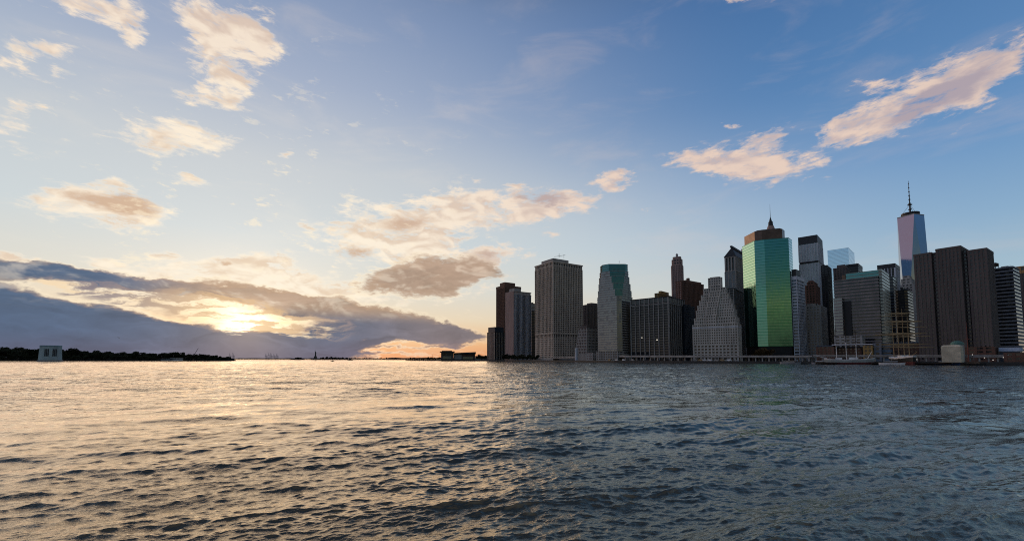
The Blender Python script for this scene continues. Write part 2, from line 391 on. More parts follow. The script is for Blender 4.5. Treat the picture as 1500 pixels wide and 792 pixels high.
def block(root, poly, z0, z1, wall, gl, floor=3.9, wf=.6, ins=.45, ps=0, pw=1.1, pp=.35, pier_mat=None, cap=1.2, capm=None, bands=True, name='wall'):
    """one stack of storeys: a wall lattice (floor bands and piers) and one recessed window row per storey"""
    n = max(1, round((z1-z0)/floor)); h = (z1-z0)/n
    w = WL[root]; gp = inset(poly, ins)
    fr = MB(); pr = MB()
    for i in range(n):
        fr.prism(poly if bands else inset(poly, ins*.5), z0+i*h, z0+i*h+h*(1-wf))
    cx, cy_ = center(poly)
    if ps:
        for i in range(len(poly)):
            p, q = poly[i], poly[(i+1) % len(poly)]
            l = math.hypot(q[0]-p[0], q[1]-p[1]); d = ((q[0]-p[0])/l, (q[1]-p[1])/l); nn = (d[1], -d[0])
            mid = ((p[0]+q[0])/2, (p[1]+q[1])/2); ml = math.hypot(*mid)
            if (nn[0]*mid[0]+nn[1]*mid[1])/ml > .45 or l < 2: continue
            k = max(1, round((l-pw)/ps)); a = math.atan2(d[1], d[0])
            for j in range(k+1):
                s_ = pw/2+(l-pw)*j/k; o_ = (pp-ins-.25)/2
                (pr if pier_mat else fr).box(p[0]+d[0]*s_+nn[0]*o_, p[1]+d[1]*s_+nn[1]*o_, z0, z1-.06, pw, pp+ins+.25, a)
    if cap: fr.prism(inset(poly, -(pp+.12 if ps else .12)), z1, z1+cap)
    f = part(root, name, fr, wall)
    if pr.v: part(root, 'pier_lattice', pr, pier_mat)
    row = mesh('window_row', MB().prism(gp, 0, h*wf), gl, (w[0], w[1], 0))
    for i in range(n):
        o = bpy.data.objects.new('window_row', row); COL.objects.link(o); o.parent = root
        o.location = (0, 0, z0+i*h+h*(1-wf)-w[2])
    return h
def tower(name, label, poly, cat='tower', group=None):
    c = center(poly); return thing(name, label, cat, (c[0], c[1], GZ), group)
def solid(root, name, poly, z0, z1, m, top=None, label=None):
    return part(root, name, MB().prism(poly, z0, z1, top), m, label)

exec_order = []
# ------------------------------------------------------------------ land and water
SH = [(600,528.0),(640,528.1),(740,528.6),(800,529.3),(900,530.6),(1000,531.5),(1100,532.2),(1200,532.9),(1300,533.5),(1400,534.2),(1500,535.0),(1700,536.5),(2100,540)]
shore = []
for px, py in SH:
    Y = EYE*F/(py-HOR); shore.append((kx(px)*Y, Y))
def shore_at(px):
    for (a, ya), (b, yb) in zip(SH, SH[1:]):
        if a <= px <= b: return EYE*F/(ya+(yb-ya)*(px-a)/(b-a)-HOR)
quay = MB().prism(shore+[(2600,900),(2600,3200),(-300,3200),(-330,1500)], -3, GZ)
GROUND = mat('quay_paving', (.06,.056,.052), rough=.95, spec=0)
setting('ground', quay, GROUND)
EARTH = mat('island_soil', (.03,.028,.022), rough=1, spec=0)
def water():
    ang_ = np.linspace(R(-72), R(72), 1000)
    rs = [4.0]
    while rs[-1] < 14000:
        r = rs[-1]; rs.append(r + min(max(.03, r*r/(EYE*437)*.30), .02*r if r > 1600 else .0035*r+.02 if r > 60 else 9e9, ))
    r = np.array(rs); A, RR = np.meshgrid(ang_, r)
    X = RR*np.sin(A); Y = RR*np.cos(A)
    drow = np.gradient(r)[:, None]; dcol = (r*(ang_[1]-ang_[0]))[:, None]
    sp = np.maximum(drow, dcol*.5)
    H = np.zeros_like(X); DX = np.zeros_like(X); DY = np.zeros_like(X)
    g = np.random.default_rng(5)
    N = 150
    for i in range(N):
        long_ = i >= N-30
        lam = (1.5*(6**((i-N+30)/29)) if long_ else .10*(13**(i/(N-31))))*(1+.08*g.normal())   # chop of 0.1 .. 1.3 m on a low 1.5 .. 9 m swell
        sec = i % 4 == 3                                                  # a weaker crossing chop
        th = R(-12)+g.normal()*.5 if sec else R(-70)+g.normal()*(.22 if long_ else .30)
        k = 2*math.pi/lam; slope = (.036 if lam > 2.6 else .026 if long_ else .040 if lam < .7 else .030)*(.55 if sec else 1)
        a = slope/k
        att = np.clip((lam/sp-1.6)/1.2, 0, 1)
        ph = k*(X*math.cos(th)+Y*math.sin(th))+g.uniform(0, 6.283)
        s_ = np.sin(ph); c_ = np.cos(ph)
        H += att*a*c_; DX -= att*a*1.0*math.cos(th)*s_; DY -= att*a*1.0*math.sin(th)*s_
    # gusts: patches of rougher and smoother water
    gust = 1+.28*np.sin(X*.021+Y*.034+1.3*np.sin(Y*.011))*np.sin(Y*.047-X*.013+.8)
    H *= gust
    nr, nc = X.shape
    co = np.stack([X+DX, Y+DY, H], -1).reshape(-1, 3).astype(np.float32)
    idx = np.arange(nr*nc).reshape(nr, nc)
    q = np.stack([idx[:-1,:-1], idx[:-1,1:], idx[1:,1:], idx[1:,:-1]], -1).reshape(-1, 4).astype(np.int32)
    me = bpy.data.meshes.new('water')
    me.vertices.add(len(co)); me.vertices.foreach_set('co', co.ravel())
    me.loops.add(q.size); me.loops.foreach_set('vertex_index', q.ravel())
    me.polygons.add(len(q)); me.polygons.foreach_set('loop_start', np.arange(0, q.size, 4, dtype=np.int32))
    me.polygons.foreach_set('use_smooth', np.ones(len(q), dtype=bool))
    me.update(calc_edges=True); me.validate()
    m = bpy.data.materials.new('river_water'); m.use_nodes = True
    n = NT(m.node_tree); b = m.node_tree.nodes['Principled BSDF']
    pos = n.new('ShaderNodeNewGeometry').outputs['Position']
    b.inputs['Base Color'].default_value = (.014,.015,.011,1); b.inputs['Roughness'].default_value = .03
    b.inputs['IOR'].default_value = 2.6; b.inputs['Specular Tint'].default_value = (1, .92, .66, 1)
    rot = n.new('ShaderNodeVectorRotate', rotation_type='Z_AXIS'); n.put(rot.inputs[0], pos); rot.inputs['Angle'].default_value = R(-26)
    stv = n.vm('MULTIPLY', rot.outputs[0], (1, 2.3, 1))
    n1 = n.noise(stv, 5.5, 4, .62, .4); n2 = n.noise(stv, .55, 4, .55, .3); n3 = n.noise(stv, .13, 3, .5)
    gus = n.noise(n.vm('MULTIPLY', pos, (.075,.05,0)), 1, 7, .68)
    dist = n.vm('LENGTH', pos)
    far = n.rng(dist, 25, 110, 0, 1, 'LINEAR')
    hh = n.m('ADD', n.m('MULTIPLY', n1, n.rng(dist, 10, 50, .030, .010, 'LINEAR')), n.m('ADD', n.m('MULTIPLY', n.m('MULTIPLY', n2, far), .10), n.m('MULTIPLY', n.m('MULTIPLY', n3, far), .75)))
    bp = n.new('ShaderNodeBump'); n.put(bp.inputs['Height'], n.m('MULTIPLY', hh, n.rng(gus, .36, .66, .5, n.rng(dist, 15, 90, 1.3, 1.6, 'LINEAR'))))
    bp.inputs['Strength'].default_value = 1; bp.inputs['Distance'].default_value = 1
    n.put(b.inputs['Normal'], bp.outputs[0])
    me.materials.append(m)
    o = bpy.data.objects.new('water', me); COL.objects.link(o); o['kind'] = 'structure'
water()
#@@BUILD@@
# ------------------------------------------------------------------ the towers, from the south tip up the river
def clutter(root, poly, z, wall, n=3):
    g = random.Random(int(poly[0][0]*7)); a = math.atan2(poly[1][1]-poly[0][1], poly[1][0]-poly[0][0])
    for i in range(n):
        u, v = g.uniform(.15, .8), g.uniform(.12, .8); q = sub(poly[:4], u, u+.01, v, v+.01)[0]
        part(root, 'roof_unit', MB().box(q[0], q[1], z-.03, z+g.uniform(1.2, 3.2), g.uniform(2.5, 6), g.uniform(2.5, 5), a), g.choice((wall, DARKM, GREY)))
    u, v = g.uniform(.2, .8), g.uniform(.2, .8); q = sub(poly[:4], u, u+.01, v, v+.01)[0]
    part(root, 'roof_mast', MB().tube((q[0], q[1], z-.03), (q[0], q[1], z+g.uniform(4, 7)), .16, .08, 5), DARKM)
def std(root, poly, top, Y, wall, gl, z0=GZ, **k):
    zt = zat(top, Y); c = k.get('cap', 1.2)
    block(root, poly, z0, zt-c, wall, gl, **k); clutter(root, poly, zt, wall); return zt
def roofbox(root, poly, Y, top, m, z0, u=(.2,.8), v=(.2,.8), name='roof_plant'):
    return solid(root, name, sub(poly, u[0], u[1], v[0], v[1]), z0-.02, zat(top, Y), m)

# low dark tower at the tip
p = fp(713.5, 724.5, 739, 510, 1090, 38)
r = tower('office_tower', 'low dark blue tower at the left end of the skyline', p, 'office tower')
z = std(r, p, 486, 1090, NAVY, GW, floor=4.2, wf=.62, ps=5, pw=.7, pp=.2, bands=True, pier_mat=TAN)
roofbox(r, p, 1090, 478.5, NAVY, z, (.06,.96), (.06,.94))
# brown tower
p = fp(727, 739, 763, 420, 1180, 34)
r = tower('office_tower', 'reddish brown tower behind the pinkish slab, second from the skyline\'s left end', p, 'office tower')
z = std(r, p, 417.5, 1180, BROWN, GW, floor=4, wf=.5, ps=4.2, pw=1.6, pp=.5, cap=7)
roofbox(r, p, 1180, 412, BROWN, z, (.12,.75), (.2,.8))
# pinkish slab with white ribs
p = fp(741, 753, 778, 480, 1040, 34)
r = tower('office_tower', 'slab tower with a blank pinkish flank and white vertical ribs', p, 'office tower')
z = zat(426, 1040)
block(r, p, GZ, z-8, NAVY, GB, floor=4, wf=.65, ps=3.6, pw=.75, pp=.7, pier_mat=WHITE, cap=0)
part(r, 'crown', MB().prism(inset(p, -.8), z-8, z-6.5).prism(inset(p, .6), z-6.5, z-1).prism(inset(p, -.8), z-1, z), GREY)
f = sub(p, -.012, -.002, .0, 1.0); part(r, 'blank_flank', MB().prism(sub(p, -.03, -.017, -.01, 1.01), GZ, z-.5), PINK)  # blank side wall; the warm light on it is put into its pink
roofbox(r, p, 1040, 421, GREY, z, (.1,.5), (.2,.8))
# dark slab squeezed between
p = fp(776, 779, 786, 500, 1130, 34)
r = tower('office_tower', 'narrow black slab squeezed in left of the tall gridded tower', p, 'office tower')
z = std(r, p, 455, 1130, BLACK, GW, floor=4, wf=.5, ps=0)
p = fp(775, 778, 785, 450, 1300, 34)
r = tower('office_tower', 'pale tower top peeping over the narrow black slab', p, 'office tower')
z = std(r, p, 444, 1300, GREY, GW, floor=4, wf=.4)
# the tall gridded tower
p = fp(784, 810.5, 854, 480, 870, 33)
r = tower('gridded_tower', 'tallest tower of the left group, tan concrete grid with a dark crown row', p, 'tower')
zb = zat(487, 870); zt = zat(382, 870)
block(r, p, GZ+3, zb-8, TAN, GW, floor=4.6, wf=.52, ps=4.6, pw=1.9, pp=.35, cap=0)
block(r, inset(p, .5), zb-8, zb-2.2, TAN, GW, floor=6, wf=.85, ps=4.6, pw=1.6, pp=.35, cap=0, name='mechanical_floor')
part(r, 'belt_course', MB().prism(inset(p, -.5), zb-2.2, zb), TAN)
block(r, p, zb, zt-10, TAN, GW, floor=3.9, wf=.60, ps=4.6, pw=1.35, pp=.8, cap=0)
block(r, inset(p, .4), zt-10, zt-2.5, TAN, GW, floor=8, wf=.72, ps=4.6, pw=1.7, pp=.4, cap=0, name='crown_arcade')
part(r, 'parapet', MB().prism(inset(p, -.9), zt-2.5, zt), TAN)
roofbox(r, p, 870, 376, GREY, zt, (.1,.62), (.15,.8))
part(r, 'rooftop_mast', MB().tube(at(819,377,880), at(819,371,880), .4).tube(at(826,378,880), at(826,372.5,880), .3).tube(at(812,376,880), at(828,373.5,880), .3), STEEL)
part(r, 'podium', MB().prism(inset(p, -4), GZ, GZ+3), GREY)
# low gridded block with a battered side
r = thing('office_block', 'low grey block with sloping left side beside the tall gridded tower', 'office block', (*center(fp(842,856,876,510,740,34)), GZ))
Y = 740; n = 9; z0, z1 = zat(519, Y), zat(480, Y)
for i in range(n):
    f = i/(n-1); q = fp(842.5+5.5*f, 860, 877, 510, Y, 40)
    block(r, q, z0+(z1-z0)*i/n, z0+(z1-z0)*(i+1)/n, GREY, GW, floor=99, wf=.55, ps=3.6, pw=1.3, pp=.25, cap=0)
solid(r, 'base', fp(842, 860, 877, 510, Y, 40), GZ, z0, GREY)
solid(r, 'roof_plant', sub(q, .05, .9, .05, .9), z1, zat(476.5, Y), DBROWN)
# dark brown block behind
p = fp(852, 860, 878, 470, 1010, 34)
r = tower('office_tower', 'dark brown block half hidden left of the stepped glass tower', p, 'office tower')
z = std(r, p, 446, 1010, DBROWN, GW, floor=4, wf=.45, ps=5, pw=2)
roofbox(r, p, 1010, 442.5, DBROWN, z, (.4,.9), (.1,.9))
# stepped glass tower
Y = 690; p = fp(875.5, 909, 928, 500, Y, 46)
r = tower('stepped_glass_tower', 'grey green glass tower with notched stepping shoulders', p, 'tower')
tiers = [(520,433,6,0,0),(433,423,8.5,3,2.2),(423,413,11.5,6,4.2),(413,403,14.5,9.5,6.2),(403,395,17.5,12.5,8.2)]
for yb, yt, c1, c2, c3 in tiers:
    q = chamfer(p, [c1, c2, c1, c3]); z0, z1 = zat(yb, Y) if yb < 519 else GZ+6, zat(yt, Y)
    block(r, q, z0, z1, GREY, GGREY, floor=3.8, wf=.6, ins=.3, cap=.7)
    e0, e1 = q[0], q[1]; d = ((e1[0]-e0[0]), (e1[1]-e0[1])); l = math.hypot(*d); nn = (d[1]/l, -d[0]/l)
    cb = [(e0[0]+nn[0]*.5, e0[1]+nn[1]*.5), (e1[0]+nn[0]*.5, e1[1]+nn[1]*.5), (e1[0]-nn[0]*.8, e1[1]-nn[1]*.8), (e0[0]-nn[0]*.8, e0[1]-nn[1]*.8)]
    block(r, cb, z0, z1-.4, VERD if yt < 432 else GREY, GTEAL if yt < 432 else GGREY, floor=3.8, wf=.75, ins=.12, cap=.2, name='corner_bay')
q = chamfer(p, [19.5, 14.5, 18, 10.5])
block(r, q, zat(395, Y), zat(384.5, Y), VERD, GTEAL, floor=3.8, wf=.8, ins=.15, cap=.8, name='crown')
part(r, 'podium', MB().prism(inset(p, -3), GZ, GZ+6).prism(inset(p, -1.5), GZ+6, GZ+9.5), GREY)
part(r, 'rooftop_mast', MB().tube(at(907,385,720), at(907,382,720), .3), STEEL)
# dark tower with pale ribs
Y = 655; p = fp(924.5, 980.5, 1004, 500, Y, 47)
r = tower('ribbed_tower', 'broad black tower with pale vertical ribs, right of the stepped glass tower', p, 'tower')
zt = zat(433.5, Y); zc = zat(443, Y)
block(r, p, GZ+1, zc-1, BLACK, GW, floor=3.9, wf=.55, ps=7.4, pw=1.1, pp=.9, pier_mat=GREY, cap=0)
part(r, 'belt_course', MB().prism(inset(p, -1.1), zc-1, zc), GREY)
block(r, inset(p, .2), zc, zt-1.2, BLACK, GW, floor=9, wf=.8, ps=7.4, pw=1.3, pp=.6, pier_mat=GREY, cap=1.2, name='crown_arcade')
part(r, 'lit_window', MB().box(*at(962.5, 497.4, 650)[:2], zat(498.2,650), zat(496.8,650), 1.5, 1.2, R(47)), LIT)
part(r, 'lit_window', MB().box(*at(940.3, 494.2, 673)[:2], zat(494.8,673), zat(493.8,673), 1.2, 1.2, R(47)), LIT)
# ochre top behind it
p = fp(959, 964, 984, 430, 900, 46)
r = tower('masonry_building', 'ochre stone building top peeping over the ribbed black tower', p, 'building')
z = std(r, p, 429, 900, mat('ochre_stone', (.34,.22,.08)), GW, floor=4, wf=.4, ps=4, pw=2)
roofbox(r, p, 900, 424.5, MATS['ochre_stone'], z, (.25,.8), (.1,.9))
# slim stone skyscraper
Y = 930; p = fp(983.5, 999.8, 1003.5, 420, Y, 60, wR=20)
r = tower('stone_skyscraper', 'slim old stone skyscraper with a small lantern on its chamfered top', p, 'skyscraper')
q = chamfer(p, [2, 2, 2, 2])
block(r, q, GZ, zat(388, Y), PINK, GW, floor=4, wf=.5, ps=3.6, pw=1.7, pp=.3, cap=.6)
q2 = chamfer(inset(p, 1), [4, 4, 4, 4])
block(r, q2, zat(388, Y)+.6, zat(379, Y), PINK, GW, floor=7, wf=.5, ps=5, pw=2, pp=.3, cap=.6, name='setback_storey')
q3 = inset(q2, 2); solid(r, 'crown', q3, zat(379, Y)+.6, zat(374.5, Y), PINK)
q4 = inset(q3, 5.5) if True else q3
c = center(q3); lz = zat(374.5, Y)
part(r, 'lantern', MB().tube((c[0],c[1],lz-.05),(c[0],c[1],lz+5.5),2.6,2.3,8).tube((c[0],c[1],lz+5.5),(c[0],c[1],lz+9),2.9,.3,8), STEEL)
# brown brick block
Y = 820; p = fp(990.5, 999, 1031, 430, Y, 36)
r = tower('brick_tower', 'dark brown brick tower with pale window bays and a lone chimney', p, 'tower')
z = std(r, p, 411, Y, BROWN, GGREY, floor=4.2, wf=.42, ps=4.4, pw=2.2, pp=.4, cap=2.5)
roofbox(r, p, Y, 408, BROWN, z, (.25,.95), (.2,.8))
c = center(sub(p, .3, .45, .2, .5)); part(r, 'chimney', MB().box(c[0], c[1], z, zat(404.5, Y), 4.5, 4.5, R(36)), BROWN)
# low dark bluish block
Y = 690; p = fp(999, 1003, 1018, 480, Y, 40)
r = tower('office_tower', 'dim bluish block in the gap left of the white ziggurat building', p, 'office tower')
z = std(r, p, 447, Y, NAVY, GB, floor=3.8, wf=.5, ps=3.5, pw=1)
# the ziggurat
Y = 560; p = fp(1015, 1081.5, 1086.5, 500, Y, 55)
r = tower('ziggurat_building', 'pale limestone building stepping up like a ziggurat', p, 'building')
zz = lambda y: zat(y, Y)
block(r, p, GZ, zz(505), LIME, GW, floor=4.2, wf=.55, ps=4.4, pw=1.8, pp=.25, cap=.5, name='arcade_wall')
block(r, p, zz(505)+.5, zz(473.5), LIME, GW, floor=3.5, wf=.5, ps=2.9, pw=1.3, pp=.25, cap=.4)
part(r, 'light_band', MB().prism(inset(p, -.45), zz(478.6), zz(477.2)), WHITE)
vs = [(.035,.965,470,463),(.075,.925,463,451),(.105,.89,451,443),(.145,.85,443,435),(.185,.80,435,427),(.235,.745,427,417),(.345,.64,417,401)]
du = 0
zp = zz(473.5)+.4
for i, (v0, v1, yb, yt) in enumerate(vs):
    q = sub(p, .06*(i+1), 1-.05*i, 1-v1, 1-v0)
    block(r, q, zp, zz(yt)-.7, LIME, GW, floor=3.5, wf=.5, ps=2.9, pw=1.35, pp=.2, cap=.7, name='setback_wall')
    if i < 6:
        m0 = .5-.1; q = sub(p, .06*(i+1)-.045, .5, 1-(.30+.02*i+.24), 1-(.30+.02*i))
        block(r, q, zp, zz(yt)+2.6, LIME, GW, floor=3.5, wf=.5, ps=2.9, pw=1.35, pp=.2, cap=.6, name='bay_wall')
        for v in ((v0+.012, v0+.13), (v1-.13, v1-.012)):
            q = sub(p, .06*(i+1)-.03, .4, 1-v[1], 1-v[0])
            block(r, q, zp, zz(yt)-4.2, LIME, GW, floor=3.5, wf=.5, ps=2.9, pw=1.35, pp=.2, cap=.6, name='bay_wall')
    zp = zz(yt)
part(r, 'crown', MB().prism(sub(p, .5, .9, .40, .62), zp-.1, zz(399.5)), LIME)
# black block with pale ribs behind the ziggurat
Y = 650; p = fp(1064, 1076, 1090, 470, Y, 48)
r = tower('office_tower', 'black block with thin pale ribs just right of the ziggurat', p, 'office tower')
z = std(r, p, 421.5, Y, BLACK, GW, floor=3.9, wf=.5, ps=6, pw=.6, pp=.6, pier_mat=GREY)
# tower with the mansard
Y = 830; p = fp(1061.5, 1078, 1100, 400, Y, 47)
r = tower('mansard_tower', 'blue grey tower with corner colonnade and dark sloping roof', p, 'tower')
zc = zat(376, Y)
block(r, p, GZ, zat(397, Y), GREY, GB, floor=3.9, wf=.6, ps=6, pw=1.2, pp=.3, cap=.5)
block(r, inset(p, .6), zat(397, Y)+.5, zc, GREY, GW, floor=30, wf=.93, ins=2.0, ps=5.5, pw=2.4, pp=.4, cap=2.0, name='colonnade')
top = inset(p, 11); solid(r, 'roof', inset(p, -.8), zc+2.01, zat(359.5, Y), SLATE, top=top)
solid(r, 'roof_ridge', inset(top, 1), zat(359.5, Y)-.05, zat(357, Y), SLATE)
# small green spire
b = at(1096.5, 362, 1000)
r = thing('spire_tower', 'thin green copper spire just left of the green glass tower', 'tower', (b[0], b[1], GZ))
q = [(b[0]+x*11, b[1]+y*11) for x, y in ((-1,-1),(1,-1),(1,1),(-1,1))]
block(r, q, GZ, zat(364, 1000), PALE, GW, floor=4, wf=.5, ps=5, pw=2)
z1, z2, z3 = zat(362.5,1000), zat(355,1000), zat(346.5,1000)
part(r, 'spire', MB().tube((*b[:2], z1-2), (*b[:2], z2), 8, 2.2, 8).tube((*b[:2], z2), (*b[:2], z2+3), 2.6, 2, 8).tube((*b[:2], z2+3), (*b[:2], z3), 1.5, .2, 6), VERD)
# old stone tower with the pointed crown
Y = 850; b = at(1129.5, 345, Y)
r = thing('stone_skyscraper', 'old stone skyscraper crown with a needle rising behind the green glass tower', 'skyscraper', (b[0], b[1], GZ))
oc = lambda rr, n=8, o=math.pi/8: [(b[0]+rr*math.cos(o+2*math.pi*i/n), b[1]+rr*math.sin(o+2*math.pi*i/n)) for i in range(n)]
block(r, oc(19), GZ, zat(350, Y), PINK, GW, floor=4, wf=.45, ps=4, pw=1.8, cap=.5)
for (yb, yt, r0, r1) in ((350,343,11.5,11.5),(343,338,10.2,9.6)):
    block(r, oc(r0), zat(yb, Y)+.3, zat(yt, Y), PINK, GW, floor=4, wf=.45, ps=3, pw=1.3, cap=.8, name='setback_wall')
solid(r, 'crown', oc(8.2), zat(338, Y), zat(331, Y), PINK, top=oc(5.2))
part(r, 'lantern', MB().prism(oc(4.6), zat(331, Y)-.1, zat(326, Y), oc(3.8)).prism(oc(4.2), zat(326, Y), zat(325.3, Y)), SLATE)
part(r, 'spire', MB().prism(oc(3), zat(325.3, Y), zat(318, Y), oc(.5)).tube((*b[:2], zat(318.2, Y)), (*b[:2], zat(299, Y)), .42, .12), SLATE)
# the green glass tower
P1 = (kx(1107.5,430)*610, 610.0)
Y0 = P1[0]/kx(1089.5,430); P0 = (P1[0], Y0)
def go(p, d, px, row=430): k = kx(px, row); tt = (k*p[1]-p[0])/(d[0]-k*d[1]); return (p[0]+d[0]*tt, p[1]+d[1]*tt)
P2 = go(P1, (.8,-.6), 1122.5); P3 = go(P2, (.94, -.34), 1158.5); P4 = go(P3, (.707,.707), 1163.5)
P5 = (P4[0], Y0); P6 = (P3[0], Y0+10); P7 = (P2[0], Y0+10)
oct_ = [P2, P3, P4, P5, P6, P7, P0, P1]
r = tower('green_glass_tower', 'faceted emerald green mirror glass tower, the brightest in the skyline', oct_, 'tower')
Y = 600; zt = zat(350, Y)
block(r, oct_, zat(507, Y), zt-.6, mat('green_spandrel', (.05,.22,.16), rough=.12, metal=.9), GGREEN, floor=3.9, wf=.82, ins=.12, cap=.6)
solid(r, 'base', inset(oct_, 1.5), GZ, zat(507, Y), BLACK)
c = center(oct_); ph = inset(oct_, 5.5)
solid(r, 'penthouse', [(x-3, y) for x, y in ph], zt-.02, zat(339.5, Y+14), COPPER)
solid(r, 'roof_plant', [(x-2, y) for x, y in inset(oct_, 9)], zat(339.5, Y+14)-.02, zat(337.5, Y+14), DBROWN)
# white and blue striped block
Y = 590; p = fp(1163, 1171, 1182, 500, Y, 40)
r = tower('office_tower', 'slim block in white and dark blue grid right against the green glass tower', p, 'office tower')
z = std(r, p, 404, Y, WHITE, GB, floor=4.2, wf=.62, ps=5, pw=.7, pp=.2, cap=5)
roofbox(r, p, Y, 394, BLACK, z, (.0,.55), (.1,.9))
# tall grey slab
Y = 850; p = fp(1172, 1200.5, 1208, 420, Y, 52)
r = tower('grey_slab_tower', 'tall pale grey slab tower with a dark roof band', p, 'tower')
zt = zat(343.5, Y); zb = zat(355, Y); zm = zat(382.5, Y)
block(r, p, GZ, zm-2, WHITE, GGREY, floor=3.9, wf=.5, ps=4.4, pw=.8, pp=.5, pier_mat=WHITE, cap=0)
part(r, 'mechanical_floor', MB().prism(inset(p, .5), zm-2, zm+2), BLACK)
block(r, p, zm+2, zb, WHITE, GGREY, floor=3.9, wf=.5, ps=4.4, pw=.8, pp=.5, pier_mat=WHITE, cap=0)
part(r, 'roof_band', MB().prism(p, zb, zt), DARKM)
# brown gabled tower and grey stone block in front of it
Y = 700; p = fp(1181.5, 1197, 1203, 470, Y, 47)
r = tower('brick_tower', 'reddish brown brick tower with stepped gable top before the grey slab', p, 'tower')
block(r, p, GZ, zat(418, Y), BROWN, GW, floor=4, wf=.45, ps=4, pw=1.9, pp=.3)
z1 = zat(418, Y)+1.2
block(r, sub(p, .1, .9, .16, .84), z1, zat(412.5, Y), BROWN, GW, floor=4, wf=.45, ps=4, pw=1.9, pp=.2, name='setback_wall')
solid(r, 'roof', sub(p, .1, .9, .28, .72), zat(412.5, Y)+1.2, zat(409.5, Y), BROWN)
Y = 600; p = fp(1177, 1204, 1213, 490, Y, 48)
r = tower('masonry_building', 'grey stone office block below the brown gabled tower', p, 'building')
z = std(r, p, 446.5, Y, GREY, GW, floor=4, wf=.5, ps=3.6, pw=1.6, pp=.3, cap=1.5)
roofbox(r, p, Y, 443, GREY, z, (.1,.8), (.3,.8))
# dark slab right of the grey one
Y = 760; p = fp(1205, 1214, 1220, 440, Y, 46)
r = tower('office_tower', 'narrow black tower right of the tall grey slab', p, 'office tower')
std(r, p, 388, Y, BLACK, GW, floor=3.9, wf=.5, ps=4, pw=.9)
# pale mirror tower
Y = 1330; p = fp(1213, 1244, 1252.5, 390, Y, 56)
r = tower('mirror_tower', 'pale blue mirror glass tower reflecting the sky far behind', p, 'tower')
block(r, p, GZ, zat(362.5, Y)-.4, STEEL, GSKY, floor=4.2, wf=.9, ins=.1, cap=.4)
# brown and dark blocks behind the striped building
Y = 720; p = fp(1222, 1240.5, 1246, 420, Y, 50)
r = tower('office_tower', 'brownish block rising behind the left end of the striped building', p, 'office tower')
z = std(r, p, 391, Y, DBROWN, GW, floor=3.9, wf=.5, ps=4, pw=1.6)
roofbox(r, p, Y, 386.5, DBROWN, z, (.1,.7), (.1,.75))
Y = 760; p = fp(1239, 1259, 1265, 420, Y, 50)
r = tower('office_tower', 'flat topped black block behind the striped building\'s roof', p, 'office tower')
z = std(r, p, 385.5, Y, BLACK, GW, floor=3.9, wf=.4, cap=6)
# striped building
Y = 520; p = fp(1224, 1293, 1304.5, 480, Y, 50)
r = tower('striped_building', 'broad office building in dark and pale horizontal stripes with a glassy crown', p, 'office building')
zr = zat(404.5, Y)
block(r, sub(p, 0, .93, .03, 1), zat(505, Y), zr, mat('mauve_granite', (.29,.26,.25), streak=True), GW, floor=4.0, wf=.56, ins=.35, cap=.8)
block(r, sub(p, .05, 1, -.035, .03), GZ, zat(394, Y), mat('olive_panel', (.24,.25,.20), rough=.5), GGREY, floor=3.9, wf=.3, ins=.06, cap=.6, name='flank_wall')
block(r, sub(p, .10, .9, .03, .74), zr+.8, zat(394.5, Y), mat('olive_panel', (.2,.2,.2)), GTEAL, floor=4.2, wf=.8, ins=.1, cap=.5, name='crown')
part(r, 'copper_panel', MB().prism(sub(p, .08, .85, .74, .82), zr+.8, zat(396, Y)), COPPER)
block(r, sub(p, -.12, .3, .80, .99), GZ, zat(433, Y), GREY, GGREY, floor=3.9, wf=.35, ins=.08, cap=.8, name='stair_tower')
part(r, 'dark_recess', MB().prism(sub(p, -.03, .3, .63, .80), zat(505, Y), zat(437, Y)), BLACK)
solid(r, 'podium', sub(p, -.02, 1, .0, 1), GZ, zat(505, Y), BLACK)
# blocks behind, right
Y = 700; p = fp(1288, 1313, 1319.5, 430, Y, 50)
r = tower('office_tower', 'dark tower with white ribs between striped building and the spired tower', p, 'office tower')
zc = zat(391.5, Y)
block(r, p, GZ, zc, BLACK, GW, floor=3.9, wf=.5, ps=4.2, pw=1.1, pp=.7, pier_mat=WHITE, cap=0)
part(r, 'roof_band', MB().prism(inset(p, -.8), zc, zat(385.5, Y)), DARKM)
Y = 620; p = fp(1298, 1311, 1317, 450, Y, 48)
r = tower('office_tower', 'narrow dark block with thin pale stripes behind the striped building\'s right flank', p, 'office tower')
std(r, p, 404, Y, NAVY, GW, floor=4.4, wf=.6, capm=GREY, ins=.5)
Y = 560; p = fp(1313, 1332, 1340, 470, Y, 48)
r = tower('office_tower', 'plain black block with clipped top just above the golden masts', p, 'office tower')
q = chamfer(p, [3, 0, 3, 3]); std(r, q, 424, Y, BLACK, GW, floor=3.9, wf=.4)
solid(r, 'roof_plant', inset(q, 5), zat(424, Y)-.02, zat(419.5, Y), BLACK)
Y = 660; p = fp(1321, 1340, 1347, 440, Y, 49)
r = tower('stone_skyscraper', 'pale old stone tower at the foot of the spired tower', p, 'skyscraper')
block(r, p, GZ, zat(416, Y), PALE, GW, floor=3.9, wf=.42, ps=4.2, pw=2.2, pp=.2, cap=.6)
block(r, sub(p, .1, .9, .2, 1), zat(416, Y)+.6, zat(407, Y), PALE, GW, floor=3.9, wf=.42, ps=4.2, pw=2.2, pp=.2, cap=.6, name='setback_wall')
block(r, sub(p, .2, .8, .4, .9), zat(407, Y)+.6, zat(402, Y), PALE, GW, floor=5, wf=.42, ps=4.2, pw=2.2, pp=.2, cap=.6, name='setback_wall')
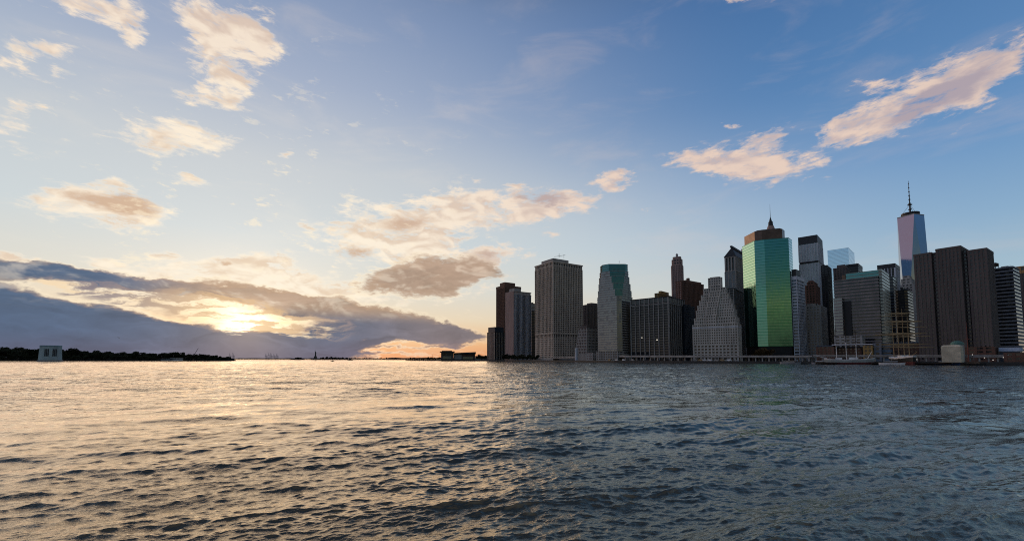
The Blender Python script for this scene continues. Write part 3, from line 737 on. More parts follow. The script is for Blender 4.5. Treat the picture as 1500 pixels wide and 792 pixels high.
# the spired tower
Y = 1330; cX, cYd = kx(1334.5, 330)*Y, Y
dirc = math.atan2(-cYd, -cX)
r = thing('spired_glass_tower', 'tallest mirror glass tower, tapering, with ring and mast on top', 'tower', (cX, cYd, GZ))
bs, zb0, zt = 44, GZ+55, zat(318, Y)
base = [(cX+bs*math.cos(dirc+R(15)+math.pi/4+k*math.pi/2), cYd+bs*math.sin(dirc+R(15)+math.pi/4+k*math.pi/2)) for k in range(4)]
topq = [(cX+32*math.cos(dirc+R(15)+k*math.pi/2), cYd+32*math.sin(dirc+R(15)+k*math.pi/2)) for k in range(4)]
solid(r, 'base', base, GZ, zb0, STEEL)
def lerp(a, b, f): return (a[0]+(b[0]-a[0])*f, a[1]+(b[1]-a[1])*f)
# eight leaning facets: four stand on the base, four hang from the top
B = [(x, y, zb0) for x, y in base]; T = [(x, y, zt) for x, y in topq]
for k in range(4):
    # base[k-1], base[k] bracket top[k]
    part(r, 'facade', MB().add([B[k-1], B[k], T[k]], [(0,1,2)]), GWTC)
    part(r, 'facade', MB().add([T[k], T[(k+1) % 4], B[k]], [(0,2,1)]), GWTC)
solid(r, 'parapet', [(cX+(x-cX)*1.01, cYd+(y-cYd)*1.01) for x, y in topq], zt, zt+3, STEEL)
ringp = lambda rr: [(cX+rr*math.cos(2*math.pi*i/24), cYd+rr*math.sin(2*math.pi*i/24)) for i in range(24)]
part(r, 'ring', MB().prism(ringp(22), zt+3, zt+5).prism(ringp(20), zt+5, zt+7.5).prism(ringp(22), zt+7.5, zt+12), DARKM)
mz = zat(265, Y); mb = MB().tube((cX,cYd,zt+11), (cX,cYd,zt+45), 2.4, 1.6, 8).tube((cX,cYd,zt+45),(cX,cYd,mz), 1.4, .4, 8)
mast_ = part(r, 'mast', mb, DARKM)
for f, rr in ((.12,4.5),(.26,6),(.30,3.4),(.42,2.6),(.54,2.3),(.66,2.0),(.78,1.7),(.9,1.3)):
    z = zt+11+(mz-zt-11)*f; part(mast_, 'mast_ring', MB().tube((cX,cYd,z),(cX,cYd,z+1.8), rr, rr, 12), DARKM)
for k in range(3):
    a = dirc+k*2.1+.6; part(r, 'stay_cable', MB().tube((cX+19*math.cos(a),cYd+19*math.sin(a),zt+12),(cX,cYd,zt+40), .35, .35, 4), DARKM)
# massive dark brown building
Y = 470; p = fp(1341, 1461, 1463, 480, 400, 46)
p = fp(1343.5, 1452, 1462, 460, 405, 60)
r = tower('massive_tower', 'massive dark brown tower of three bays divided by deep notches', p, 'tower')
YY = lambda px: p[0][1]+(p[3][1]-p[0][1])*((1452-px)/108.)
kw = dict(floor=3.7, wf=.45, ins=.4, ps=2.9, pw=1.5, pp=.2)
zA = zat(375, YY(1350)); zB = zat(366, YY(1395)); zC = zat(367.5, YY(1440))
block(r, sub(p, .0, .95, .74, 1), GZ, zA, DBROWN, GW, cap=2, **kw)
block(r, sub(p, -.06, .95, .325, .665), GZ, zB, DBROWN, GW, cap=2, name='centre_wall', **kw)
block(r, sub(p, .0, .95, .0, .245), GZ, zC, DBROWN, GW, cap=2, name='wing_wall', **kw)
part(r, 'notch_wall', MB().prism(sub(p, .12, .9, .665, .74), GZ, zat(370.5, YY(1365))), DBROWN)
part(r, 'notch_wall', MB().prism(sub(p, .12, .9, .245, .325), GZ, zat(366.5, YY(1420))), DBROWN)
for v in (.70, .285):
    q = sub(p, .06, .5, v-.022, v+.022); block(r, q, GZ, zat(371, YY(1390)), DBROWN, GW, floor=3.7, wf=.5, cap=.5, name='notch_bay')
part(r, 'roof_mast', MB().tube(at(1408,367,440), at(1408,361.5,440), .25).tube(at(1406.5,362.8,440), at(1409.5,362.8,440), .2), STEEL)
part(r, 'roof_mast', MB().tube(at(1361,372,470), at(1361,367,470), .25), STEEL)
# striped blue grey building with the water tank
Y = 430; p = fp(1456, 1489, 1498, 450, Y, 52)
r = tower('striped_tower', 'blue grey striped tower with a little round tank on its roof, near the right edge', p, 'tower')
z = std(r, p, 389.5, Y, mat('blue_grey_panel', (.20,.22,.26), streak=True), GW, floor=3.6, wf=.55, ins=.4, cap=1.5)
c = center(sub(p, .1, .4, .78, .98)); zr = z
tb = MB()
for u, v in ((-1,-1),(1,-1),(1,1),(-1,1)): tb.tube((c[0]+u*1.6,c[1]+v*1.6,zr-.1),(c[0]+u*1.6,c[1]+v*1.6,zr+2.6), .22)
part(r, 'tank_stand', tb, DARKM)
part(r, 'water_tank', MB().tube((*c,zr+2.6),(*c,zr+5.6),2.5,2.5,12).tube((*c,zr+5.6),(*c,zr+6.8),2.7,.2,12), WOODD)
# right edge
Y = 520; p = fp(1485, 1530, 1545, 450, Y, 50)
r = tower('office_tower', 'brown tower with a crown tinted sunlit gold, cut by the right edge', p, 'office tower')
block(r, p, GZ, zat(398, Y), DBROWN, GW, floor=3.8, wf=.5, ps=4, pw=1.6, pp=.3, cap=.8)
block(r, sub(p, .05, .95, .1, .97), zat(398, Y)+.8, zat(387, Y), mat('gold_lit_stone', (.42,.24,.10)), GW, floor=10, wf=.5, ps=4.5, pw=2.4, pp=.3, cap=1, name='crown')  # gold sunlight on the crown is put into its stone colour

# ------------------------------------------------------------------ the riverfront
def off(px, d):                                                      # a point d metres inland of the shore seen at column px
    Y = shore_at(px); a = (kx(px)*Y, Y); Y2 = shore_at(px+4); b = (kx(px+4)*Y2, Y2)
    l = math.hypot(b[0]-a[0], b[1]-a[1]); t_ = ((b[0]-a[0])/l, (b[1]-a[1])/l)
    return (a[0]-t_[1]*d, a[1]+t_[0]*d), t_
def strip(pxs, d0, d1, zf, th):
    mb = MB(); rings = []
    for px in pxs:
        a, _ = off(px, d0); b, _ = off(px, d1); z = zf(px, a)
        rings.append([(*a, z-th), (*b, z-th), (*b, z), (*a, z)])
    return mb.rings(rings)
w = off(1000, 0)[0]
sw = solo('seawall', strip(range(700, 1560, 20), -1.2, .6, lambda px, a: GZ+.25, 4.5), mat('wet_seawall_stone', (.05,.048,.045), rough=.7), 'long dark stone seawall along the water below the towers', 'seawall', (*w, 0))
def hz(px, a):
    y = 520.3 if px > 880 else 520.3+(880-px)/90*3.0
    return max(zat(y, a[1]), GZ+.6)
hw = [*range(792, 1180, 12)]
a0 = off(980, 22)[0]
r = thing('elevated_highway', 'long low elevated highway on columns in front of the towers', 'highway', (*a0, GZ))
part(r, 'deck', strip(hw, 22, 38, lambda px, a: hz(px, a)-.9, 1.6), GREY)
part(r, 'parapet', strip(hw, 21.6, 22.1, hz, 1.3), PALE)
part(r, 'parapet', strip(hw, 37.9, 38.4, hz, 1.3), PALE)
for px in range(846, 1178, 10):
    for d in (24, 36):
        a, tt = off(px, d); part(r, 'column', MB().box(a[0], a[1], GZ, hz(px, a)-2.4, 1.1, 1.1, math.atan2(tt[1], tt[0])), GREY)
a0 = off(1400, 26)[0]
r = thing('elevated_highway', 'elevated roadway with a bright parapet before the massive brown tower', 'highway', (*a0, GZ))
hw = [*range(1180, 1480, 12)]
zf2 = lambda px, a: zat(519.6, a[1])
part(r, 'deck', strip(hw, 30, 44, lambda px, a: zf2(px, a)-.7, 1.3), GREY)
part(r, 'parapet', strip(hw, 29.6, 30.1, zf2, 1.0), PALE)
for px in range(1184, 1470, 14):
    a, tt = off(px, 32); part(r, 'column', MB().box(a[0], a[1], GZ, zf2(px, a)-2, 1, 1, math.atan2(tt[1], tt[0])), GREY)

def shed(name, label, xL, xC, xR, top, Y, a, wall, roofm, cat='building', gable=0, floor=3.6, ps=3.5, pw=1.7, wf=.5, gl=None, z0=GZ):
    p = fp(xL, xC, xR, 515, Y, a); r = tower(name, label, p, cat)
    zt = zat(top, Y); block(r, p, z0, zt-(.5 if not gable else gable), wall, gl or GW, floor=floor, wf=wf, ps=ps, pw=pw, pp=.15, ins=.3, cap=.5 if not gable else .2)
    if gable:
        zc = zt-gable+.2; q0 = sub(p, 0, 1, 0, 1); q = inset(p, -.4); m1, m2 = lerp(q[0], q[1], .5), lerp(q[3], q[2], .5)
        part(r, 'roof', MB().add([(*q[0],zc),(*q[1],zc),(*q[2],zc),(*q[3],zc),(*m1,zt),(*m2,zt)], [(0,1,4),(2,3,5),(1,2,5,4),(3,0,4,5),(0,3,2,1)]), roofm)
    return r
shed('brick_rowhouse', 'low dark red brick row below the grey stone office block', 1196, 1222, 1226, 505, 500, 52, BROWN, SLATE, gable=2)
shed('brick_rowhouse', 'long low red brick warehouse row behind the white masted ship', 1226, 1262, 1266, 507, 490, 52, BROWN, SLATE, gable=2)
r = shed('pier_hall', 'pale flat roofed hall at the foot of the striped building', 1223, 1264, 1268, 491, 505, 52, PALE, SLATE, wf=.45, ps=5, pw=2)
part(r, 'canopy', MB().prism(sub(fp(1219, 1279, 1283, 515, 475, 54), 0, 1, 0, 1), zat(504.3, 475), zat(503, 475)), WHITE)
shed('masonry_building', 'small ochre block with square dark windows by the striped building', 1264.5, 1278.5, 1281, 505.5, 470, 52, mat('ochre_stone', (.34,.22,.08)), SLATE, floor=4.2, ps=3.9, pw=1.5, wf=.55)
shed('masonry_building', 'small lilac grey block right of the ochre one', 1280.5, 1291, 1293.5, 502, 468, 52, mat('blue_grey_panel', (.2,.22,.26)), SLATE, floor=4.4, ps=4, pw=1.6)
shed('masonry_building', 'blue grey block at the foot of the olive flank', 1293, 1305, 1308, 502, 466, 52, mat('slate_blue_panel', (.14,.19,.25)), SLATE, floor=5, wf=.3, ps=0)
shed('brick_rowhouse', 'dark brown hall behind the golden masts', 1308, 1352, 1356, 500, 470, 54, BROWN, SLATE, gable=1.5)
# event tent, dome, banner
Y = 345; q = fp(1378.5, 1407, 1411, 510, Y, 50)
r = tower('event_tent', 'big cream canvas box tent on the quay below the massive tower', q, 'tent')
zt = zat(504.8, Y); qi = inset(q, 1.2)
part(r, 'tent_wall', MB().prism(q, GZ, zt-1.2), CANVAS); part(r, 'tent_roof', MB().prism(inset(q, -.15), zt-1.2, zt, qi), CANVAS)
c = at(1402, 504, 385); r = thing('domed_pavilion', 'small green domed pavilion peeping above the cream tent', 'pavilion', (c[0], c[1], GZ))
db = MB(); rad = 4.6; zc = zat(504.5, 385)
part(r, 'wall', MB().tube((c[0],c[1],GZ),(c[0],c[1],zc), rad*.95, rad*.95, 16), PALE)
db.rings([[(c[0]+rad*math.cos(f)*math.cos(k*math.pi/8), c[1]+rad*math.cos(f)*math.sin(k*math.pi/8), zc+rad*.75*math.sin(f)) for k in range(16)] for f in [i*math.pi/2/6*.98 for i in range(7)]])
part(r, 'dome', db, VERD)
Y = 390; q = fp(1464, 1494, 1497, 510, Y, 50)
r = tower('market_hall', 'long hall with a pale blue fascia at the right end of the quay', q, 'hall')
part(r, 'wall', MB().prism(q, GZ, zat(514, Y)), NAVY); part(r, 'fascia', MB().prism(inset(q, -.4), zat(514, Y), zat(508.5, Y)), mat('pale_blue_panel', (.42,.52,.66)))
part(r, 'roof', MB().prism(inset(q, -.1), zat(508.5, Y), zat(507.8, Y)), SLATE)
shed('brick_rowhouse', 'low brick shops with pale bays between tent and market hall', 1414, 1458, 1462, 507.5, 400, 52, BROWN, SLATE, ps=5, pw=2)
shed('low_shed', 'small dark brick shed at the far right of the quay', 1470, 1512, 1516, 516, 352, 50, BROWN, SLATE, ps=4, pw=2)
shed('low_shed', 'low grey plinth building under the stepped glass tower', 873, 905, 914, 514, 655, 46, GREY, SLATE, ps=4, pw=1.2)
shed('low_shed', 'pale little kiosk house beside the low grey sloping block', 858, 868, 876, 516, 700, 40, PALE, SLATE, ps=4, pw=2)
c = at(844.5, 520, 735); r = thing('water_tank', 'round white tank at the left foot of the low sloping block', 'tank', (c[0], c[1], GZ))
part(r, 'tank_body', MB().tube((c[0],c[1],GZ),(c[0],c[1],zat(510,735)), 2.6, 2.6, 14), WHITE); part(r, 'tank_lid', MB().tube((c[0],c[1],zat(510,735)),(c[0],c[1],zat(509.2,735)), 2.8, .6, 14), WHITE)
# piers running out into the river
def pier(px, wd, length, lab, a=None):
    o_, tt = off(px, 0); n_ = (tt[1], -tt[0])
    ang = math.atan2(n_[1], n_[0]) if a is None else a
    d = (math.cos(ang), math.sin(ang)); c = (o_[0]+d[0]*(length/2-2), o_[1]+d[1]*(length/2-2))
    r = thing('pier', lab, 'pier', (*c, 0))
    part(r, 'deck', MB().box(c[0], c[1], 1.2, 2.0, length, wd, ang), WOODD)
    for i in range(int(length//6)):
        for s_ in (-.46, .46):
            x = c[0]+d[0]*(i*6-length/2+2)-d[1]*wd*s_; y = c[1]+d[1]*(i*6-length/2+2)+d[0]*wd*s_
            part(r, 'pile', MB().tube((x,y,-3),(x,y,1.3), .28), WOODD)
    return r
pier(1212, 16, 30, 'dark timber pier left of the white masted ship')
pier(1290, 14, 26, 'dark timber pier between the two tall ships')
pier(1368, 22, 26, 'dark timber pier below the cream tent')
# ------------------------------------------------------------------ ships and boats
def hull(mb, L, B, H, c, ang, z0=-.6, sheer=1.2, full=.5, lo=0., hi=1.):
    """lofted hull; lo..hi choose the strake between keel and rail"""
    d = (math.cos(ang), math.sin(ang)); n = (-d[1], d[0]); rings = []
    for i in range(15):
        u = i/14*2-1; wdt = B/2*max(.04, (1-abs(u)**2.6))**.62
        top = H+sheer*u*u*(1.25 if u > 0 else .8)
        sec = []
        for s_, f in ((-1,hi),(-1,(lo+hi)/2),(-1,lo),(1,lo),(1,(lo+hi)/2),(1,hi)):
            ww = wdt*(.62+.38*f**.6)*s_; ext = u*L/2*(1+.06*f*(1 if u > 0 else .4))
            sec.append((c[0]+d[0]*ext+n[0]*ww, c[1]+d[1]*ext+n[1]*ww, z0+(top-z0)*f))
        rings.append(sec)
    return mb.rings(rings)
def rig(r, c, ang, foot, hts, zs, yardm, mastm, yl, yaw, lower, yards, rad=.32, white_to=None, yr=None):
    d = (math.cos(ang), math.sin(ang)); y_ = (math.cos(yaw), math.sin(yaw))
    for k, (s_, ht) in enumerate(zip(foot, hts)):
        x, y = c[0]+d[0]*s_, c[1]+d[1]*s_
        m_ = part(r, 'mast', MB().tube((x,y,zs),(x,y,zs+ht*lower), rad, rad*.85), mastm)
        part(m_, 'topmast', MB().tube((x,y,zs+ht*lower-1.5),(x,y,zs+ht), rad*.7, rad*.3), yardm if white_to else mastm)
        for q_, (f, w_) in enumerate(yards):
            z = zs+ht*f+(.35*((k*7+q_*3) % 5-2)); l = yl*w_/2*(1+.06*((k*5+q_) % 4-1.5))
            bz = yaw+R(4*((k*3+q_*2) % 5-2)); y_ = (math.cos(bz), math.sin(bz))
            part(m_, 'yard', MB().tube((x-y_[0]*l,y-y_[1]*l,z),(x,y,z), .14, yr or rad*.8).tube((x,y,z),(x+y_[0]*l,y+y_[1]*l,z), yr or rad*.8, .14), yardm)
        st_ = MB()
        for sgn in (-1, 1):
            for q in (-1.2, 1.2): st_.tube((x-d[1]*3.2*sgn+d[0]*q, y+d[0]*3.2*sgn+d[1]*q, zs), (x, y, zs+ht*lower), .06, .06, 4)
        part(m_, 'shroud', st_, DARKM)
# white masted ship, lying along the quay
o_, tt = off(1243, -9); ang = math.atan2(tt[1], tt[0])
c = (o_[0], o_[1])
r = thing('tall_ship', 'three masted ship with white lower masts and pale green hull', 'ship', (c[0], c[1], 0))
L = 36
part(r, 'bottom', hull(MB(), L, 8, 4.6, c, ang, lo=.0, hi=.45), HULLR)
part(r, 'hull', hull(MB(), L, 8.05, 4.6, c, ang, lo=.452, hi=.85), HULLG)
part(r, 'rail', hull(MB(), L, 8.15, 4.6, c, ang, lo=.852, hi=1.0), WPAINT)
dd = (math.cos(ang), math.sin(ang))
part(r, 'deckhouse', MB().box(c[0]+dd[0]*4, c[1]+dd[1]*4, 4.5, 6.6, 7, 3.6, ang).box(c[0]-dd[0]*7, c[1]-dd[1]*7, 4.5, 6.3, 5, 3.4, ang), WPAINT)
part(r, 'bowsprit', MB().tube((c[0]-dd[0]*16,c[1]-dd[1]*16,5.5),(c[0]-dd[0]*26,c[1]-dd[1]*26,8.5), .28, .12), WPAINT)
part(r, 'deck_crane', MB().tube((c[0]+dd[0]*14,c[1]+dd[1]*14,5),(c[0]+dd[0]*17.5,c[1]+dd[1]*17.5,12), .3, .18), WPAINT)
rig(r, c, ang, (-8.6,-1.2,6.2), (36,38,34), 4.2, WOODD, WPAINT, 15, ang+R(68), .42, ((.47,1),(.62,.8),(.78,.6)), .36, True)
# golden four master, bow to the river
o_, tt = off(1322, -4); ang = math.atan2(-o_[1], -o_[0])+R(17); c = (o_[0], o_[1])
r = thing('tall_ship', 'four masted barque with golden buff masts and long yards', 'ship', (c[0], c[1], 0))
part(r, 'bottom', hull(MB(), 50, 11, 6.0, c, ang, lo=.0, hi=.38, sheer=1.6), HULLR)
part(r, 'hull', hull(MB(), 50, 11.05, 6.0, c, ang, lo=.382, hi=.84, sheer=1.6), HULLB)
part(r, 'rail', hull(MB(), 50, 11.15, 6.0, c, ang, lo=.842, hi=1.0, sheer=1.6), WPAINT)
dd = (math.cos(ang), math.sin(ang))
part(r, 'deckhouse', MB().box(c[0]+dd[0]*3, c[1]+dd[1]*3, 5.8, 8.2, 9, 5, ang), WPAINT)
part(r, 'bowsprit', MB().tube((c[0]+dd[0]*22,c[1]+dd[1]*22,7.5),(c[0]+dd[0]*33,c[1]+dd[1]*33,11), .35, .15), BUFF)
rig(r, c, ang, (-18,-6,6,17), (43,45,44,36), 5.5, BUFF, BUFF, 33, ang+math.pi/2+R(6), .55, ((.27,1),(.50,.96),(.74,.85),(.9,.6)), .30, yr=.5)
# boats
def motorboat(px, d, L, lab, hm, cab, cat='boat', turn=0, name='motor_boat', decks=1):
    o_, tt = off(px, d); ang = math.atan2(tt[1], tt[0])+turn; c = o_; dd = (math.cos(ang), math.sin(ang))
    r = thing(name, lab, cat, (c[0], c[1], 0))
    part(r, 'hull', hull(MB(), L, L*.24, L*.085, c, ang, z0=-.4, sheer=.5), hm)
    z = L*.085
    for k in range(decks):
        l = L*(.55-.12*k); cb_ = part(r, 'cabin', MB().box(c[0]-dd[0]*L*.04, c[1]-dd[1]*L*.04, z-.3+k*2.3, z+1.9+k*2.3, l, L*.15, ang), cab)
        part(cb_, 'window_band', MB().box(c[0]-dd[0]*L*.04, c[1]-dd[1]*L*.04, z+.6+k*2.3, z+1.4+k*2.3, l+.08, L*.15+.08, ang), GW)
    part(r, 'mast', MB().tube((c[0],c[1],z+decks*2.2-.5),(c[0],c[1],z+decks*2.2+2.4), .08), STEEL)
    return r
motorboat(1388, -17, 15, 'small blue hulled boat moored below the cream tent', BPAINT, WPAINT, decks=1)
motorboat(1398, 9, 16, 'white excursion boat moored behind the blue hulled boat', WPAINT, WPAINT, decks=2)
motorboat(1312, -26, 17, 'low white boat lying before the four masted barque', WPAINT, STEEL)
motorboat(1205, -8, 17, 'low pale workboat left of the white masted ship', STEEL, WPAINT)
motorboat(1160, -7, 18, 'flat grey barge moored below the green glass tower', STEEL, GREY)
motorboat(1430, -8, 13, 'dark little tug near the right end of the quay', HULLB, BROWN)
def farboat(px, Y, L, lab):
    c = (kx(px)*Y, Y); r = thing('motor_boat', lab, 'boat', (c[0], c[1], 0))
    part(r, 'hull', hull(MB(), L, L*.26, L*.1, c, R(20), sheer=.6), HULLB)
    part(r, 'cabin', MB().box(c[0], c[1], L*.09, L*.09+L*.16, L*.5, L*.16, R(20)), DARKM)
    part(r, 'mast', MB().tube((c[0],c[1],L*.2),(c[0],c[1],L*.42), L*.008+.05), DARKM)
farboat(513, 1750, 20, 'small dark ferry far out, between the statue and the low terminal')
farboat(487, 900, 7, 'tiny dark launch on the water right of the statue')
# lamps along the quay
def street_lamp(px, d, h, lab):
    a, tt = off(px, d); r = thing('street_lamp', lab, 'street lamp', (*a, GZ), 'lit lamps along the quay')
    part(r, 'pole', MB().tube((*a,GZ),(*a,GZ+h), .1, .07), DARKM)
    part(r, 'lamp_head', MB().tube((*a,GZ+h),(*a,GZ+h+.5), .28, .2, 8), LAMP)
for px, d, h in ((1420,12,6),(1439,8,3.4),(1467,8,3.6),(1453,4,1.6),(1342,6,1.9)):
    street_lamp(px, d, h, 'small lit lamp on the dark quay below the massive tower' if px > 1400 else 'lit lamp on the quay near the four masted barque')
a, tt = off(1413, 14); r = thing('flagpole', 'tall reddish pole standing right of the cream tent', 'pole', (*a, GZ))
pl_ = part(r, 'pole', MB().tube((*a,GZ),(*a,zat(495,a[1])), .45, .3, 8), RUST); part(pl_, 'topmast', MB().tube((*a,zat(495,a[1])-.6),(*a,zat(470,a[1])), .22, .1, 6), RUST)
part(pl_, 'crosstree', MB().box(a[0], a[1], zat(496.5,a[1]), zat(496,a[1]), 3, .25, R(-45)), RUST)
# parked vehicles under the highway
def van(px, d, m, lab):
    a, tt = off(px, d); an = math.atan2(tt[1], tt[0]); r = thing('parked_van', lab, 'van', (*a, GZ), 'vans parked below the elevated highway')
    part(r, 'body', MB().box(a[0], a[1], GZ+.4, GZ+1.3, 5.2, 2, an).box(a[0]-tt[0]*.5, a[1]-tt[1]*.5, GZ+1.25, GZ+2.3, 3.9, 1.85, an), m)
    for s_ in (-1.6, 1.6):
        for q in (-.9, .9):
            x, y = a[0]+tt[0]*s_-tt[1]*q, a[1]+tt[1]*s_+tt[0]*q
            part(r, 'wheel', MB().tube((x-tt[1]*.12,y+tt[0]*.12,GZ+.38),(x+tt[1]*.12,y-tt[0]*.12,GZ+.38), .38, .38, 10), BLACK)
for i, px in enumerate((866,874,883,893,905,918,1020,1026,1034,1044,1052,1062)):
    van(px, 12, (WPAINT, PALE, BUFF, WPAINT)[i % 4], ('white van parked', 'grey van parked', 'tan van parked', 'white van parked')[i % 4]+(' below the ramp of the highway' if px < 950 else ' under the highway before the ziggurat'))

# ------------------------------------------------------------------ trees
def tree_mesh(name, seed, H, W_, leaf=.7, n=900, m=None):
    g = random.Random(seed); mb = MB()
    mb.tube((0,0,0),(g.uniform(-.3,.3),g.uniform(-.3,.3),H*.55), H*.03, H*.014, 6)
    cl = []
    for i in range(11):
        a = g.uniform(0, 6.28); rr = W_*.5*g.uniform(.15,.8); z = H*g.uniform(.38,.86)
        c = (rr*math.cos(a), rr*math.sin(a), z); cl.append((c, W_*g.uniform(.15,.27)))
        mb.tube((0,0,H*g.uniform(.25,.5)), c, H*.012, H*.004, 4)
    tv = len(mb.f)
    for i in range(n):
        c, rr = g.choice(cl); v = Vector((g.gauss(0,1),g.gauss(0,1),g.gauss(0,.8))).normalized()*rr*g.uniform(.5,1.1)
        p_ = Vector(c)+v; a = Vector((g.gauss(0,1),g.gauss(0,1),g.gauss(0,1))).normalized(); b = a.orthogonal().normalized()*leaf*g.uniform(.5,1); a = a*leaf*g.uniform(.6,1.2)
        mb.add([p_-a, p_+b, p_+a, p_-b], [(0,1,2,3)])
    me = bpy.data.meshes.new(name); me.from_pydata(mb.v, [], mb.f); me.materials.append(m or FERN); me.materials.append(BARK)
    for i in range(tv): me.polygons[i].material_index = 1
    return me
TM = [tree_mesh('tree_mesh', 30+i, 14+1.2*i % 4, 12, 1.0, 700) for i in range(6)]
AM = [tree_mesh('tree_mesh', 60+i, 9, 8, .55, 420, AUTUMN) for i in range(2)]
SM = [tree_mesh('tree_mesh', 80+i, 9, 9, .7, 500) for i in range(3)]
def tree(x, y, z, me, s, lab, group, kind='tree'):
    o = bpy.data.objects.new('tree', me); COL.objects.link(o); o.location = (x, y, z); o.scale = (s, s, s*random.uniform(.9,1.1)); o.rotation_euler = (0,0,random.uniform(0,6.28))
    return tag(o, lab, kind, group)
# the island on the left
setting('ground', MB().prism([(kx(-260)*1000,1000),(kx(330)*1060,1060),(kx(343)*1120,1120),(kx(343)*1500,1500),(kx(-260)*1500,1500)], -2, 1.5), EARTH)
for i in range(118):
    px = -40+i*3.22+random.uniform(-1.5,1.5); Y = random.choice((1085,1120,1160))+random.uniform(-12,12)
    if 52 < px < 95: Y = 1160
    want = np.interp(px, [-40,5,20,45,60,95,107,120,140,170,200,215,240,258,280,310,335], [510,513,510.5,513,512,514,511.5,515.5,516.5,517,516.8,517.6,518.2,517,519,520.3,522.5])+random.uniform(-.5,1.4)
    if 232 < px < 268 and Y < 1140: Y = 1165
    hgt = zat(want, Y)-1.4
    tree(kx(px)*Y, Y, 1.4, TM[i % 6], hgt/14., 'dark tree in the wooded belt behind the island shore on the left', 'trees of the wooded island on the left')
# second, low fringe closing the wood
for i in range(60):
    px = -30+i*6.1+random.uniform(-2,2); Y = 1066+random.uniform(-3,3)
    if 228 < px < 272 or 50 < px < 96: continue
    want = 521.5+random.uniform(-1.5,1.5) if px < 290 else 523.4+random.uniform(-.6,.6)
    tree(kx(px)*Y, Y, 1.4, SM[i % 3], (zat(want, Y)-1.4)/8.5, 'dark tree in the wooded belt behind the island shore on the left', 'trees of the wooded island on the left')
# ventilation building, one face turned to the river
Y = 930; c = at(73.5, 526, Y); r = thing('ventilation_building', 'pale tapering block with two groups of dark louvre bays off the wooded island', 'building', (c[0], c[1], 0))
va = math.atan2(c[1], c[0])-math.pi/2; vu = (math.cos(va), math.sin(va)); vn = (-vu[1], vu[0]); W2 = 17.6
loc_ = lambda u, v: (c[0]+vu[0]*u+vn[0]*v, c[1]+vu[1]*u+vn[1]*v)
fpv = lambda s_: chamfer([loc_(-W2*s_,-W2*s_), loc_(W2*s_,-W2*s_), loc_(W2*s_,W2*s_), loc_(-W2*s_,W2*s_)], [W2*.34]*4)
zt = zat(507.4, Y); VW = mat('pale_teal_tile', (.44,.52,.51), streak=True)
part(r, 'base', MB().prism(fpv(1.14), -2, 1.4).prism(fpv(1.05), 1.4, 3), GREY)
part(r, 'wall', MB().prism(fpv(1.0), 3, zt, fpv(.93)), VW)
part(r, 'parapet', MB().prism(fpv(.955), zt, zat(505.8, Y), fpv(.925)), mat('teal_trim', (.22,.33,.34)))
za, zb = zat(521.5, Y), zat(511.0, Y); tap = lambda z: W2*(1-.07*(z-3)/(zt-3))
for sx in (-.33, .33):
    for dx_ in (-.13, .0, .13):
        u0, u1 = W2*(sx+dx_-.05), W2*(sx+dx_+.05); mb = MB(); vs_ = []
        for dep in (-.25, 1.5):
            for z, uu in ((za,u0),(za,u1),(zb,u1),(zb,u0)): vs_.append((*loc_(uu, -tap(z)+dep), z))
        mb.add(vs_, [(0,1,2,3),(5,4,7,6),(4,0,3,7),(1,5,6,2),(3,2,6,7),(4,5,1,0)])
        part(r, 'louvre_bay', mb, DARKM)
# white sheds and cranes on the island
r = shed('low_shed', 'long white roofed shed on the island shore', 250, 268, 269, 524, 1075, 88, WPAINT, WPAINT, z0=1.5, ps=0, floor=4)
shed('low_shed', 'lower grey roofed shed left of the white one on the island', 236, 250, 251, 524.8, 1070, 88, STEEL, STEEL, z0=1.5, ps=0, floor=4)
c = at(281, 524, 1090); r = thing('boom_crane', 'tall crane with raised boom above the island wood', 'crane', (c[0], c[1], 1.5))
part(r, 'cab', MB().box(c[0], c[1], 1.5, 7, 6, 4, .2), DARKM); part(r, 'boom', MB().tube((c[0],c[1],6), at(290.5,509.5,1090), .7, .35), DARKM)
part(r, 'mast', MB().tube((c[0]-3,c[1],5), (c[0]-1,c[1],14), .3), DARKM)
# port cranes in the distance
HAZY = mat('haze_tinted_steel', (.13,.14,.19), rough=.9)  # steel tinted pale blue grey to stand for distance haze
def gantry(px, Y, yt, up, lab):
    c = (kx(px)*Y, Y); s_ = Y/640.; z0 = 1; zt = zat(yt, Y); zd = z0+(zt-z0)*.55; w_ = 2.0*s_
    r = thing('gantry_crane', lab, 'crane', (c[0], c[1], z0), 'harbour cranes on the horizon')
    for a_ in (-.5, .5):
        for b_ in (-.5, .5): part(r, 'leg', MB().tube((c[0]+w_*a_, c[1]+w_*b_, z0), (c[0]+w_*a_*.8, c[1]+w_*b_, zd), .16*s_, .14*s_, 4), HAZY)
    part(r, 'girder', MB().tube((c[0]-w_*1.2, c[1], zd), (c[0]+w_*.9, c[1], zd), .24*s_, .24*s_, 4), HAZY)
    part(r, 'boom', MB().tube((c[0]-w_*.5, c[1], zd), (c[0]-w_*(.9 if up else 1.8), c[1], zt if up else zd+.8*s_), .18*s_, .12*s_, 4), HAZY)
    part(r, 'apex_tower', MB().tube((c[0], c[1], zd), (c[0]-w_*.2, c[1], zd+(zt-zd)*.8), .15*s_, .1*s_, 4), HAZY)
for px, Y, yt in ((337,5200,516.5),(342,5200,516.2),(390,6000,517.5),(394,6000,515.5),(397.5,6000,516.5),(402,6000,518),(406,6000,517)):
    gantry(px, Y, yt, True, 'grey harbour crane with raised boom just past the island\'s right end' if px < 350 else 'faint grey harbour crane in the cluster on the horizon left of the statue')
